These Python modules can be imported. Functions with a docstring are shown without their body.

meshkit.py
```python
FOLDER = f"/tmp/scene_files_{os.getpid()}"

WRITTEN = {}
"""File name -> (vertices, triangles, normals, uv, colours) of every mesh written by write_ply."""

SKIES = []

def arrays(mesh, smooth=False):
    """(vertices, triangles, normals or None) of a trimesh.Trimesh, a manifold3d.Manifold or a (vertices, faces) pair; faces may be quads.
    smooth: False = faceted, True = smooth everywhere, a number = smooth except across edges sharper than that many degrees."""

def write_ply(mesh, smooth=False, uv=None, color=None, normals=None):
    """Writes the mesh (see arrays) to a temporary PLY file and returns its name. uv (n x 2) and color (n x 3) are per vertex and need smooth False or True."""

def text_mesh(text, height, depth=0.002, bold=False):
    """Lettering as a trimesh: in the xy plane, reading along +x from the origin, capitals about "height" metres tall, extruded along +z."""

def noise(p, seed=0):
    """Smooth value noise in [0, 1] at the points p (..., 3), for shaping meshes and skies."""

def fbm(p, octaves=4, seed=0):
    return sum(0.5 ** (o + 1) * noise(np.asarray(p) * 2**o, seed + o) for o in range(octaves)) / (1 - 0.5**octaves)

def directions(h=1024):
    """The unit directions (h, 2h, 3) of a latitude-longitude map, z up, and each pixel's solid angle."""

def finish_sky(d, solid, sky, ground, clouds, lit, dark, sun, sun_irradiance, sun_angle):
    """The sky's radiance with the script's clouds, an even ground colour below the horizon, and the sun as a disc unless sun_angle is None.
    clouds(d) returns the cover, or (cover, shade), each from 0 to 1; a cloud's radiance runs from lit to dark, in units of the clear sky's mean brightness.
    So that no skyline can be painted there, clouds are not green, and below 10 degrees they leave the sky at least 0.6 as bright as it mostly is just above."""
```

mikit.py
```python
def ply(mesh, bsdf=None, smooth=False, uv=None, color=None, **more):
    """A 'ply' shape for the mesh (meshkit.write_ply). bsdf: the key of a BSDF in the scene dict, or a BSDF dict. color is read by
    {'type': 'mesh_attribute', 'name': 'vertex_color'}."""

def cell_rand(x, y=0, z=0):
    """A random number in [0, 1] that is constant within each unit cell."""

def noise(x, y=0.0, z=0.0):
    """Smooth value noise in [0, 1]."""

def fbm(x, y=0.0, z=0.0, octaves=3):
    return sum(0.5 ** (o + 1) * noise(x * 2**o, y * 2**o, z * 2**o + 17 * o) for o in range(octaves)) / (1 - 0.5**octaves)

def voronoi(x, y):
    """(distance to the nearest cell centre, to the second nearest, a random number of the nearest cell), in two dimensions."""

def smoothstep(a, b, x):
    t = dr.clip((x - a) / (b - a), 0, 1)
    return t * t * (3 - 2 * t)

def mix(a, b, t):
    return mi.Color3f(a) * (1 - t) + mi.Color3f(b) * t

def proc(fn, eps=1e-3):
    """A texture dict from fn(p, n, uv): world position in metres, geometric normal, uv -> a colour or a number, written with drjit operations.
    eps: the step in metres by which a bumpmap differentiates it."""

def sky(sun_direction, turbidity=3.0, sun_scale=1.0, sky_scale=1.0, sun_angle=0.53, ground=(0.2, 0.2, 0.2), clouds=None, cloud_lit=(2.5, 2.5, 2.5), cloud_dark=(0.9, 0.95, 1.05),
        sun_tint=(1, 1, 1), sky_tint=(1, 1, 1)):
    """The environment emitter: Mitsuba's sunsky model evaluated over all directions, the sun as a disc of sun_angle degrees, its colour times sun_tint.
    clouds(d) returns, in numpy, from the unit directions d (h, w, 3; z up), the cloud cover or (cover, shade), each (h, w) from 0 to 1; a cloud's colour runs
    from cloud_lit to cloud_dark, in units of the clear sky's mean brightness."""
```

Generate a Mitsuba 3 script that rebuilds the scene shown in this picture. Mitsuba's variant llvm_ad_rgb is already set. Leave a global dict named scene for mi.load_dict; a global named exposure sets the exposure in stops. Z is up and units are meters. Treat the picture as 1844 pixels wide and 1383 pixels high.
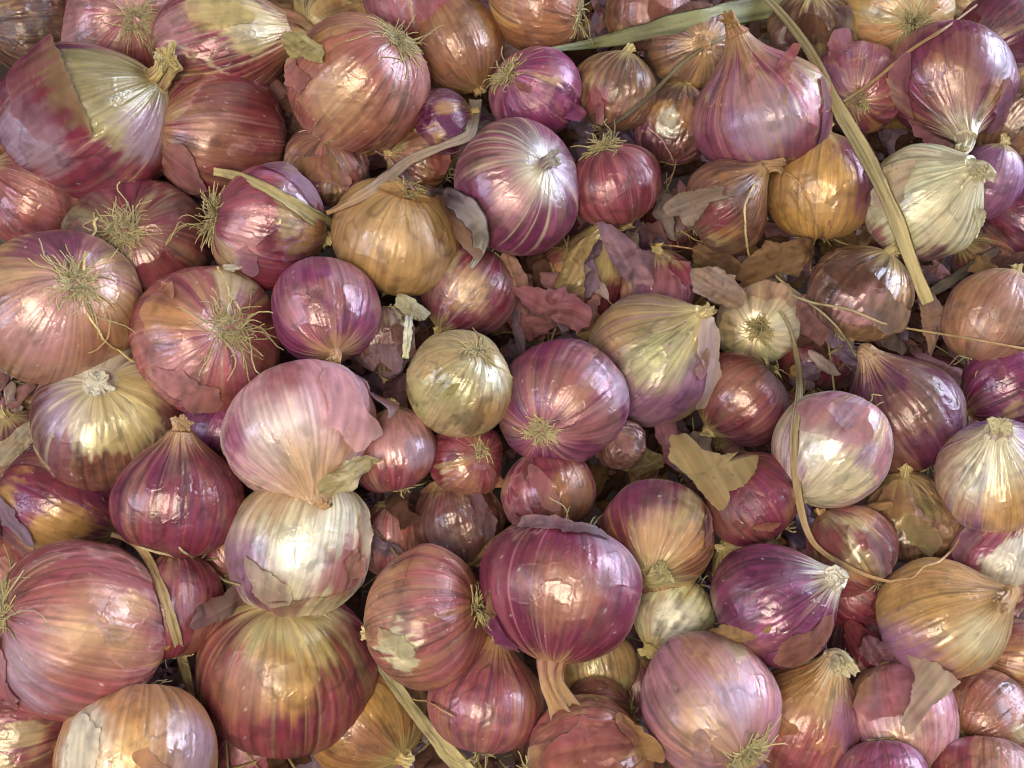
import math, numpy as np, trimesh, mitsuba as mi, drjit as dr, mikit
from mikit import noise, fbm, smoothstep, mix
from scipy.ndimage import map_coordinates, gaussian_filter1d
from scipy.spatial import cKDTree
T = mi.ScalarTransform4f
scene, labels = {}, {}

# ------------------------------------------------------------------ camera, lamps, exposure
HFOV, DIST, TILT = 48.0, 0.517, math.radians(20)
CAM = np.array([0, -DIST * math.sin(TILT), DIST * math.cos(TILT)])
CR = np.array([1.0, 0, 0]); CF = -CAM / np.linalg.norm(CAM); CD = np.cross(CF, CR)      # right, forward, image-down
FPX = 922 / math.tan(math.radians(HFOV / 2))
scene['camera'] = {'type': 'perspective', 'fov': HFOV, 'fov_axis': 'x', 'near_clip': 0.02, 'far_clip': 50.0,
                   'to_world': T().look_at(origin=CAM.tolist(), target=[0, 0, 0], up=[0, 1, 0])}
exposure = 0.25
def lamp(key, direction, dist, w, h, rgb):                    # a real lamp or opening: direction in (right, image-down, towards camera) seen from the heap
    v = CR * direction[0] + CD * direction[1] - CF * direction[2]; v /= np.linalg.norm(v); p = v * dist
    scene[key] = {'type': 'rectangle', 'to_world': T().look_at(origin=p.tolist(), target=[0, 0, 0], up=[0.03, 0.2, 1]) @ T().scale([w / 2, h / 2, 1]),
                  'bsdf': {'type': 'diffuse', 'reflectance': {'type': 'rgb', 'value': .5}}, 'emitter': {'type': 'area', 'radiance': {'type': 'rgb', 'value': list(rgb)}}}
lamp('ceiling_lamp', (-0.14, 0.12, 1.0), 0.95, 0.40, 0.46, (16.8, 15.0, 11.6))
lamp('doorway_light', (-0.95, 0.05, 0.75), 2.0, 0.65, 1.0, (4.6, 5.2, 7.2))
lamp('window_light', (1.0, -0.55, 0.12), 2.2, 1.6, 1.2, (9.0, 10.2, 13.2))
scene['room_bounce'] = {'type': 'constant', 'radiance': {'type': 'rgb', 'value': [0.14, 0.130, 0.126]}}
for k, lb in (('ceiling_lamp', 'warm white lamp hanging above the heap of onions'), ('doorway_light', 'bright open doorway to the left of the onion heap'), ('window_light', 'cool bright window far to the right of the onion heap')):
    labels[k] = {'label': lb, 'category': 'lamp' if 'lamp' in k else 'opening', 'kind': 'structure'}

# ------------------------------------------------------------------ materials
VC = {'type': 'mesh_attribute', 'name': 'vertex_color'}
def b_skin(p, n, uv):
    a = uv.x * 6.2832; s = 1.0
    rib = noise(uv.x * 70, uv.y * 5, 3) * .55 + noise(uv.x * 150, uv.y * 9, 8) * .35
    wr = fbm(p.x * 330, p.y * 330, p.z * 330, 3)
    cr = dr.abs(noise(p.x * 150 + wr * 2, p.y * 150, p.z * 150) - .5) * 2
    return rib * .95 + wr * .42 + (1 - dr.minimum(cr * 5, 1)) * .35
def r_skin(p, n, uv):
    q = fbm(p.x * 70, p.y * 70, p.z * 70, 3)
    return .26 + .16 * fbm(p.x * 160, p.y * 160, p.z * 160 + uv.y, 2) + .34 * smoothstep(.45, .75, q)
def b_paper(p, n, uv):
    wr = fbm(p.x * 260, p.y * 260, p.z * 260, 3)
    return wr + noise(uv.x * 40, uv.y * 4, 5) * .5
def b_dry(p, n, uv):
    return noise(uv.x * 30, uv.y * 3, 5) + fbm(p.x * 600, p.y * 600, p.z * 600, 2) * .6
def bump(inner, fn, scale, eps=3e-4):
    return {'type': 'twosided', 'bsdf': {'type': 'bumpmap', 'arbitrary': mikit.proc(fn, eps), 'scale': scale, 'inner': inner}}
scene['m_skin'] = bump({'type': 'principled', 'base_color': VC, 'roughness': mikit.proc(r_skin), 'metallic': .17, 'specular': .92, 'clearcoat': .12, 'clearcoat_gloss': .72}, b_skin, .00040)
scene['m_paper'] = {'type': 'bumpmap', 'arbitrary': mikit.proc(b_paper, 3e-4), 'scale': .0008,
                    'inner': {'type': 'principledthin', 'base_color': VC, 'roughness': .36, 'diff_trans': .8, 'eta': 1.5}}
scene['m_dry'] = bump({'type': 'principled', 'base_color': VC, 'roughness': .6, 'specular': .35}, b_dry, .0006)
scene['m_floor'] = {'type': 'twosided', 'bsdf': {'type': 'diffuse', 'reflectance': {'type': 'rgb', 'value': [.045, .030, .022]}}}

# ------------------------------------------------------------------ helpers
_G = np.random.default_rng(7).random((48, 48, 48)).astype(np.float32)
def nz(x, y, z, o=0):                                        # smooth value noise 0..1
    c = np.stack(np.broadcast_arrays(np.asarray(x, float) + 11.3 * o, np.asarray(y, float) + 5.7 * o, np.asarray(z, float) + 3.1 * o))
    i = np.floor(c); t = c - i; c = i + t * t * (3 - 2 * t)
    return map_coordinates(_G, c.reshape(3, -1), order=1, mode='grid-wrap').reshape(c.shape[1:])
def fb(x, y, z, o=0, n=3):
    s = 0; a = .5; m = 0
    for k in range(n):
        s = s + a * nz(x * 2**k, y * 2**k, z * 2**k, o + 3 * k); m += a; a *= .5
    return s / m
def ss(a, b, x): t = np.clip((x - a) / (b - a), 0, 1); return t * t * (3 - 2 * t)
def hx(s):
    c = np.array([int(s[i:i + 2], 16) for i in (0, 2, 4)]) / 255
    return np.where(c < .04045, c / 12.92, ((c + .055) / 1.055) ** 2.4)
C = {k: hx(v) for k, v in dict(crimson='7d2c40', deep='5a2340', purple='702a50', magenta='93416b', copper='a06c54', pink='bf898a', rose='984a54', gold='c4934c', amber='996740',
     cream='d2c79f', dolive='8f8656', bone='c9c2a2', olive='b4a874', brown='735146', mauve='a3879a', straw='cbb67a', white='ddd6c4', dull='664638', tan='b78f62', root='a89b72', rootd='5f5838', palepink='cdb4ae', yolive='aaa66c',
     green='93a06c', lilac='8f5a86', ochre='ae8650', grey='9a9088', bark='54403a', leafgreen='98996c', palegreen='d3d2a6').items()}
C = {k: (c * .94 + .06 * (c @ [.3, .55, .15])) * (.82 if k not in ('bark', 'root', 'rootd') else .8) for k, c in C.items()}
def col(s): return C[s] if isinstance(s, str) else np.asarray(s)
def L3(a, b, t): t = np.asarray(t)[..., None]; return np.asarray(a) * (1 - t) + np.asarray(b) * t
def unit(v): v = np.asarray(v, float); return v / (np.linalg.norm(v, axis=-1, keepdims=True) + 1e-12)
def ray(px, py): return unit(CF + CR * (px - 922) / FPX + CD * (py - 691.5) / FPX)
def base(px, py): r = ray(px, py); return -CAM[2] / r[2]
def at(px, py, h=0.0): return CAM + ray(px, py) * (base(px, py) - h)                   # h: metres towards the camera from the heap's mean plane
def basis(px, py):
    w = -ray(px, py); r = unit(CR - w * (CR @ w)); return r, np.cross(r, w), w          # right, image-down, towards the camera
def grid_faces(m, n, close=False):
    i = np.arange(m - 1)[:, None] * n; j = np.arange(n if close else n - 1)[None]
    a = i + j; b = i + (j + 1) % n
    q = np.stack([a, b, b + n, a + n], -1).reshape(-1, 4)
    return np.vstack([q[:, [0, 1, 2]], q[:, [0, 2, 3]]])
used = {}
def key_of(name):
    used[name] = used.get(name, -1) + 1
    return name if used[name] == 0 else f'{name}_{used[name]:03d}'
def put(key, v, f, mat, c, uv=None):
    scene[key] = mikit.ply((np.asarray(v), np.asarray(f)), mat, True, color=np.clip(c, .005, .95), **({'uv': uv} if uv is not None else {}))
def child(parent, name): return key_of(parent + '__' + name)
def cat(parts):
    V, F, K, U, n = [], [], [], [], 0
    for v, f, c, u in parts: V.append(v); F.append(f + n); K.append(c); U.append(u); n += len(v)
    return np.vstack(V), np.vstack(F), np.vstack(K), np.vstack(U)
def tube(path, rad, n=5, c=None, c1=None, flat=None):
    p = np.asarray(path, float); m = len(p); t = unit(np.gradient(p, axis=0)); a = np.cross(t, [.31, .2, .93]); a = unit(a); b = np.cross(t, a)
    ang = np.arange(n) * 2 * np.pi / n; rad = np.broadcast_to(rad, (m,))
    v = p[:, None] + rad[:, None, None] * (np.cos(ang)[None, :, None] * a[:, None] + np.sin(ang)[None, :, None] * b[:, None])
    s = np.linspace(0, 1, m)
    cc = np.repeat(L3(c, c1 if c1 is not None else c, s), n, 0)
    uv = np.stack(np.meshgrid(np.arange(n) / n, s), -1).reshape(-1, 2)
    return v.reshape(-1, 3), grid_faces(m, n, True), cc, uv

# ------------------------------------------------------------------ the onions: a table of bulbs, then the solver, then the builder
ON = []
def O(x, y, R, pal, L, label, n=None, r=None, w=None, c=.88, pt=.2, tip=None, roots=0, patch=(), peel=(), neckc='straw', rn=.15, streak=1.0, tear=.5, tint=.6, dirt=.5, group=None, rl=1.0, deep=0, crum=0.0):
    ON.append(dict(x=x, y=y, R=R, pal=pal, L=L, label=label, n=n, r=r, w=w, c=c, pt=pt, tip=tip, roots=roots, patch=patch, peel=peel, neckc=neckc, rn=rn, streak=streak, tear=tear, tint=tint, dirt=dirt, group=group, rl=rl, deep=deep, crum=crum))

def solve(K=.58):
    for o in ON: o['h'] = 0.0
    ON_s = sorted(ON, key=lambda o: o['L'])
    for it in range(2):
        for j, o in enumerate(ON_s):
            h = .010 - .012 * o['L']
            for i in ON_s[:j]:
                dd = math.hypot(o['x'] - i['x'], o['y'] - i['y'])
                if dd >= o['R'] + i['R']: continue
                d = base((o['x'] + i['x']) / 2, (o['y'] + i['y']) / 2) - i['h']
                D = dd * d / FPX; S = (o['R'] * .95 + i['R'] * .95) * d / FPX
                if D < S: h = min(h, i['h'] - K * math.sqrt(S * S - D * D))
            o['h'] = max(h, -.15)
    for k, o in enumerate(ON): o['id'] = k; place(o)

def place(o):
    o['p'] = at(o['x'], o['y'], o['h'])
    o['m'] = o['R'] * np.linalg.norm(o['p'] - CAM) / FPX * 1.0
    rr, dd, ww = o['B'] = basis(o['x'], o['y'])
    q = o['n'] or o['r']
    if q is None: q = (o['x'] + .5 * o['R'], o['y'] + .7 * o['R'])
    u = np.array([(q[0] - o['x']) / o['R'], (q[1] - o['y']) / o['R']]); l = np.hypot(*u)
    wv = o['w'] if o['w'] is not None else (math.sqrt(max(0, 1 - l * l)) if l < 1 else 0)
    a = unit(rr * u[0] + dd * u[1] + ww * wv) * (1 if (o['n'] or not o['r']) else -1)
    o['a'] = a
    e1 = ww - a * (ww @ a)
    o['e1'] = unit(e1) if np.linalg.norm(e1) > .15 else unit(dd - a * (dd @ a)); o['e2'] = np.cross(a, o['e1'])

def top(px, py, skip=None, floor=-.13):
    """height (towards the camera) of the first bulb met along the pixel's ray"""
    d = ray(px, py); best = base(px, py) - floor; who = None
    for o in ON:
        if o is skip or math.hypot(o['x'] - px, o['y'] - py) > o['R'] * 1.25: continue
        q = CAM - o['p']; s = np.array([1, 1, 1 / o['c']]) / o['m']
        M = np.stack([o['e1'], o['e2'], o['a']]); qa, da = (M @ q) * s, (M @ d) * s
        A, Bq, Cq = da @ da, qa @ da, qa @ qa - 1; disc = Bq * Bq - A * Cq
        if disc > 0:
            t = (-Bq - math.sqrt(disc)) / A
            if t < best: best, who = t, o
    return base(px, py) - best, who

def bulb(o, key):
    big = o['R'] > 95; NU, NV = (190, 92) if big else (144, 70) if o['R'] > 62 else (100, 50)
    if o['deep']: NU, NV = 72, 36
    R, c, pt, rn, S = o['m'], o['c'] * (1 + .10 * (math.sin(o['id'] * 12.9) if o['c'] == .88 else 0)), o['pt'], o['rn'], o['id'] * 1.37
    rg = np.random.default_rng(100 + o['id'])
    # profile: rounded root end, onion-dome shoulder running into the neck
    th = np.linspace(.0, np.pi / 2, NV // 2)
    lo = np.stack([np.sin(th) ** .86, -c * np.cos(th) ** .92 + .06 * c * np.exp(-(th / .22) ** 2)], 1)
    tt = np.linspace(0, 1, NV - NV // 2 + 1)[1:, None]
    zn = c * (1.0 + .42 * pt)
    P0, P1, P2, P3 = np.array([1, 0]), np.array([1, .64 * c]), np.array([.58 * (1 - pt) + rn * pt + .05, c * (1.02 - .22 * pt)]), np.array([rn, zn])
    hi = (1 - tt)**3 * P0 + 3 * (1 - tt)**2 * tt * P1 + 3 * (1 - tt) * tt**2 * P2 + tt**3 * P3
    pr = np.vstack([lo, hi, [[.01, zn - .01]]]); V = len(pr)
    t = np.linspace(0, 1, V)[:, None] * np.ones((1, NU + 1)); lon = np.linspace(-np.pi, np.pi, NU + 1)[None] * np.ones((V, 1)); lon = lon - .5 * np.sin(lon)      # finer where the heap's front is
    r, z = pr[:, :1] * np.ones((1, NU + 1)), pr[:, 1:] * np.ones((1, NU + 1))
    ca, sa = np.cos(lon), np.sin(lon)
    X, Y = r * ca, r * sa
    nearn = ss(.62, 1.0, t); nearr = 1 - ss(0, .2, t)
    lobes = 1 + .085 * (fb(ca * .8 + S, sa * .8, z * .8, 1) - .5) * 2
    sq = 1 + .035 * np.cos(2 * (lon - rg.uniform(0, 6))) + .02 * np.cos(3 * (lon - rg.uniform(0, 6)))
    ribs = (fb(ca * 6 + S, sa * 6, z * .5, 2) - .5) * (.022 + .10 * nearn * (.4 + pt) + .05 * nearr) + (nz(ca * 16 + S, sa * 16, z * .8, 4) - .5) * (.008 + .05 * nearn + .02 * nearr) + (fb(ca * 5 + S, sa * 5, z * 5, 5, 3) - .5) * .020
    # a torn outer skin: a raised layer with a ragged edge
    tn = fb(ca * 1.3 + S * 2, sa * 1.3, z * .9 + S, 6, 3) + .07 * (nz(ca * 14, sa * 14, z * 9 + S, 3) - .5)
    thr = .5 + .16 * (o['tear'] - .5) * 2
    torn = ss(thr - .006, thr + .006, tn) if o['tear'] > 0 else np.zeros_like(tn)
    edge = np.exp(-((tn - thr) / .010) ** 2) if o['tear'] > 0 else 0 * tn
    crk = (1 - ss(0, .05, abs(fb(ca * 2.6 + S, sa * 2.6, z * 2.6, 8, 2) - .5))) * ss(.45, .7, fb(ca + S, sa, z, 9, 2))
    disp = lobes * sq * (1 + ribs - .010 * torn + .006 * edge - .008 * crk)
    if o['crum']:                                             # a bulb in crumpled loose skin: sharp folds and facets
        w0 = fb(ca * 2 + S, sa * 2, z * 2, 52, 2) * 1.5
        f1 = abs(nz(ca * 2.6 + S + w0, sa * 2.6, z * 2.2 + w0, 53) - .5) * 2; f2 = abs(nz(ca * 5.5 + S, sa * 5.5 + w0, z * 5, 54) - .5) * 2
        disp = disp * (1 + o['crum'] * (.9 * f1 + .5 * f2 - .55))
    dent = 0
    for _ in range(3):
        dv = unit(rg.normal(size=3)); dd = np.stack([X, Y, z], -1) @ dv
        dent = dent + rg.uniform(.0, .07) * ss(.80, .99, dd)
    disp = disp * (1 - dent)
    P = np.stack([X * disp, Y * disp, z * (lobes * .5 + .5)], -1)
    be = rg.normal(size=2) * .07; P[..., 0] += be[0] * P[..., 2] * abs(P[..., 2]); P[..., 1] += be[1] * P[..., 2] * abs(P[..., 2])
    dirs = unit(np.stack([X, Y, z], -1))
    # pigment
    main, alt, pale = (col(k) for k in o['pal'])
    st = fb(ca * 5 + S, sa * 5, t * 1.1, 10, 3); st2 = fb(ca * 17 + S, sa * 17, t * 2.2, 13, 2)
    big_ = fb(ca * .9 + S * 3, sa * .9, z * .9, 15, 2)
    k1 = ss(.41, .60, .55 * st + .28 * st2 + .45 * (big_ - .5) * 1.3 + .08)
    K = L3(main, alt, k1 * .85 * o['streak'])
    K = L3(K, pale, ss(.60, .82, fb(ca * 4 + S, sa * 4, t * 1.6 + 7, 18, 3) * .75 + big_ * .3) * .55 * min(1, o['streak']))
    blo = fb(ca * 1.5 + S, sa * 1.5, z * 1.3 + 2, 17, 3) + (st2 - .5) * .22
    K = L3(K, L3(C['gold'] * 1.05, C['olive'], ss(.35, .6, fb(ca + S, sa, z, 19, 2))), ss(.51, .66, blo) * (.62 if o['tear'] > 0 else .18))
    K = L3(K, C['mauve'] * .9, ss(.58, .74, fb(ca * 1.2 - S, sa * 1.2, z * 1.2, 21, 3)) * .14)
    # torn layer shows the fresher layer below
    fresh = main * np.array([.95, .66, .85])
    K = L3(K, L3(fresh, alt * .9, st2 * .5), torn * .72)
    # fine meridian veins, pale and dark
    v1 = nz(ca * 26 + S, sa * 26, t * 1.3, 20); v2 = nz(ca * 38 + S, sa * 38, t * 1.0, 22)
    K = K * (1 - .42 * ss(.60, .86, v1) * o['streak'])[..., None]; K = L3(K, pale, ss(.70, .9, v2) * .50 * o['streak'])
    # dry straw at the neck, pale rays at the root
    ray_n = ss(.0, 1, (t - (.87 - .14 * o['tint'])) / .18 + (st2 - .5) * 1.5)
    K = L3(K, col(o['neckc']) * .92, ray_n * .85 * ss(.66, .86, t))
    K = L3(K, L3(pale, alt, .35), ss(.2, 1, (.20 - t) / .2 + (st2 - .5) * 1.4) * .75)
    # patches of their own colour, placed where the onion has them
    rr, dd_, ww = o['B']
    for px, py, rad, cc, soft in o['patch']:
        l = math.hypot(px, py); dv = rr * px + dd_ * py + ww * math.sqrt(max(.0, 1 - l * l)); dv = unit(dv)
        loc = np.array([dv @ o['e1'], dv @ o['e2'], dv @ o['a']])
        ang = np.linalg.norm(dirs - loc, axis=-1) + (fb(ca * 2.2 + S, sa * 2.2, z * 2.2, 25, 3) - .5) * .55 + (st2 - .5) * .35 + (nz(ca * 16, sa * 16, z * 16 + S, 27) - .5) * .10
        mk = 1 - ss(rad - soft, rad + soft, ang)
        K = L3(K, L3(col(cc), col(cc) * .8 + .1 * main, st2) , mk * .9)
    mott = fb(ca * 7 + S, sa * 7, z * 7, 30, 3)
    m2 = fb(ca * 13 + S, sa * 13, t * 5 + S, 31, 3); scr = 1 - ss(0, .035, abs(nz(ca * 9 + S, sa * 9, z * 5 + 2 * m2, 38) - .5))
    K = K * (.60 + .50 * mott + .32 * m2)[..., None]; K = L3(K, pale, scr * ss(.4, .62, big_ + .25 * (mott - .5)) * .12)
    fine = nz(ca * 46 + S, sa * 46, t * 4, 39); K = K * (.76 + .48 * fine)[..., None]
    K = L3(K, pale * 1.05, edge * .55); K = K * (1 - .35 * crk)[..., None]
    sp = nz(ca * 30 + S, sa * 30, z * 30, 33)
    K = L3(K, C['bark'], ss(.80, .92, sp) * .5 * o['dirt']); K = L3(K, C['white'], ss(.93, .97, nz(ca * 36 + S, sa * 36, z * 36, 35)) * .5)
    dust = fb(ca * 2.2 + S, sa * 2.2, z * 2.2, 37, 3)
    K = L3(K, C['tan'] * .8, ss(.55, .8, dust) * .25 * o['dirt']); du2 = fb(ca * 3 + S, sa * 3, z * 3 + 4, 41, 4); K = K * (1 - .38 * ss(.56, .72, du2) * (.4 + o['dirt']))[..., None]; K = L3(K, C['grey'] * .8, ss(.6, .78, fb(ca * 2 - S, sa * 2, z * 2, 43, 4)) * .12)
    K[-2:] = col(o['neckc']); K[0] = C['rootd']
    W = o['p'] + R * (P @ np.stack([o['e1'], o['e2'], o['a']]))
    uv = np.stack([lon / (2 * np.pi) + .5 + o['id'] * 3.0, t], -1).reshape(-1, 2)
    put(key + '__bulb', W.reshape(-1, 3), grid_faces(V, NU + 1), 'm_skin', K.reshape(-1, 3), uv)
    o['tree'] = cKDTree(unit(W.reshape(-1, 3) - o['p'])); o['rad'] = np.linalg.norm(W.reshape(-1, 3) - o['p'], axis=1); o['vc'] = K.reshape(-1, 3)
    o['top'] = W[-1].mean(0)
    return rg

def surf(o, d):
    dist, i = o['tree'].query(d, k=3); w = 1 / (dist + 1e-4); w /= w.sum(-1, keepdims=True)
    return (o['rad'][i] * w).sum(-1), (o['vc'][i] * w[..., None]).sum(-2)

def neck(o, key, rg):
    R, a = o['m'], o['a']; rn = o['rn'] * R
    b0 = o['top'] - a * rn * .25
    if o['tip'] is None:
        b1 = b0 + a * R * .16; ex = .0
        b1 = b1 + (o['e1'] * rg.normal() + o['e2'] * rg.normal()) * R * .05
    else:
        tx, ty = o['tip'][:2]; up = o['tip'][2] if len(o['tip']) > 2 else .1
        dep = np.linalg.norm(b0 - CAM); b1 = CAM + ray(tx, ty) * (dep - up * R)
    ln = np.linalg.norm(b1 - b0); m, n = 26, 40
    s = np.linspace(0, 1, m)[:, None]
    ctl = b0 + a * ln * .5
    path = (1 - s)**2 * b0 + 2 * s * (1 - s) * ctl + s**2 * b1
    path += (rg.normal(size=3) * np.sin(s * np.pi * 1.6) * .03 * ln)
    tg = unit(np.gradient(path, axis=0)); u = unit(o['e1'] - tg * (tg @ o['e1'])[:, None]); v = np.cross(tg, u)
    ang = np.linspace(-np.pi, np.pi, n + 1)[None]; ca, sa = np.cos(ang), np.sin(ang); S = o['id'] * 2.1
    flare = 1 - .20 * np.sin(s * np.pi) - .22 * s + .26 * s**4 * rg.uniform(0, 1)
    rad = rn * flare * (1 + (fb(ca * 2.2 + S, sa * 2.2, s * .9, 40, 3) - .5) * (.5 + 1.2 * s) + (nz(ca * 6 + S, sa * 6, s * 1.0, 42) - .5) * .46 + (nz(ca * 12 + S, sa * 12, s * 1.5, 43) - .5) * .26 + (fb(ca * 1.5 + S, sa * 1.5, s * 5, 44, 2) - .5) * .22)
    flat = 1 - .25 * s * rg.uniform(0, 1)
    jag = (nz(ca * 5 + S, sa * 5, 0 * ca, 45) - .5) * .55 + (nz(ca * 12 + S, sa * 12, 0 * ca, 46) - .5) * .42
    along = s**6 * jag * min(ln, 2.6 * rn)
    W = path[:, None] + rad[..., None] * (ca[..., None] * u[:, None] + flat[..., None] * sa[..., None] * v[:, None]) + along[..., None] * tg[:, None]
    st = nz(ca * 9 + S, sa * 9, s * .8, 47)
    c0 = col(o['neckc']); endc = L3(c0, C['white'], .35) if rg.random() < .6 else L3(c0, C['brown'], .35)
    K = L3(L3(c0, col(o['pal'][0]), .55), c0, ss(.0, .7, s + .5 * (st - .5))); K = L3(K, endc, ss(.6, 1, s) * (.2 + .5 * st)); K = K * (.42 + .62 * st + .34 * nz(ca * 18 + S, sa * 18, s * 1.2, 51))[..., None] * (.8 + .4 * fb(ca * 3, sa * 3, s * 6 + S, 48))[..., None]
    # ragged inner layers seen in the cut end
    parts = [(W.reshape(-1, 3), grid_faces(m, n + 1), K.reshape(-1, 3), np.stack([ang / 6.283 + 0 * s, s + 0 * ang], -1).reshape(-1, 2))]
    for q in (.66, .34):
        W2 = path[-7:, None] + (W[-7:] - path[-7:, None]) * q - tg[-7:, None] * min(ln, 2.6 * rn) * .06 * (1 - q) + (nz(ca * 4 + S + q, sa * 4, 0 * ca, 49) - .5)[..., None] * tg[-7:, None] * min(ln, 2.6 * rn) * .16
        parts.append((W2.reshape(-1, 3), grid_faces(7, n + 1), (K[-7:] * .97).reshape(-1, 3), np.zeros((7 * (n + 1), 2))))
    W3 = np.concatenate([path[-3][None, None] * np.ones((1, n + 1, 1)), path[-3] + (W[-3:-2] - path[-3]) * .98], 0)
    parts.append((W3.reshape(-1, 3), grid_faces(2, n + 1), np.tile(c0 * .85, (2 * (n + 1), 1)), np.zeros((2 * (n + 1), 2))))
    V, F, K, U = cat(parts); put(key + '__neck', V, F, 'm_dry', K, U)

def roots(o, key, rg):
    R, out = o['m'], -o['a']; P0 = o['p'] + out * R * o['c'] * .90; parts = []
    u, v = o['e1'], o['e2']
    for k in range(int(o['roots'] * 1.5)):
        th = rg.uniform(0, 6.283); r0 = .13 * R * math.sqrt(rg.random()); rd = u * math.cos(th) + v * math.sin(th)
        ln = R * rg.uniform(.14, .46) * o['rl'] * (rg.uniform(1.4, 2.4) if rg.random() < .14 else 1); al = rg.uniform(.15, 1.5); core = k % 2 == 0; ln = R * rg.uniform(.08, .22) if core else ln
        s = np.linspace(0, 1, 9)[:, None]
        p = P0 + rd * r0 + (out * math.cos(al) + rd * math.sin(al)) * ln * s
        side = np.cross(out, rd)
        bend = rg.normal() * (.8 if core else .30); w1, w2 = rg.normal(size=2) * .07
        p = p + side * ln * (bend * s**2 + w1 * np.sin(s * 7 + k)) + out * ln * (w2 * np.sin(s * 5) - .25 * s**2) + np.array([0, 0, -.10]) * ln * s**2
        d = p - o['p']; l = np.linalg.norm(d, axis=1); sr, _ = surf(o, unit(d))
        p = o['p'] + unit(d) * np.maximum(l, sr * 1.0 + .0005)[:, None]
        cc = L3(C['rootd'], C['root'], rg.uniform(.3, 1)); ce = L3(C['root'], C['straw'], rg.uniform(0, 1))
        parts.append(tube(p, np.linspace(.00040, .00022, 9) * rg.uniform(.75, 1.3), 4, cc, ce))
    # the root plate
    n, m = 24, 6; a = np.arange(n) * 2 * np.pi / n; rr = np.linspace(0, 1, m)[:, None]
    bump_ = nz(np.cos(a) * 3 * rr + o['id'], np.sin(a) * 3 * rr, rr * 4, 50)
    W = P0 + (rr * .16 * R)[..., None] * (np.cos(a)[None, :, None] * u + np.sin(a)[None, :, None] * v) + ((1 - rr**2) * .06 * R + (bump_ - .5) * .04 * R)[..., None] * out
    parts.append((W.reshape(-1, 3), grid_faces(m, n, True), np.tile(C['rootd'] * .8, (m * n, 1)) * (.6 + .8 * bump_.reshape(-1, 1)), np.zeros((m * n, 2))))
    V, F, K, U = cat(parts); put(key + '__root_tuft', V, F, 'm_dry', K, U)
    labels[key + '__root_tuft'] = {'kind': 'stuff'}

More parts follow.
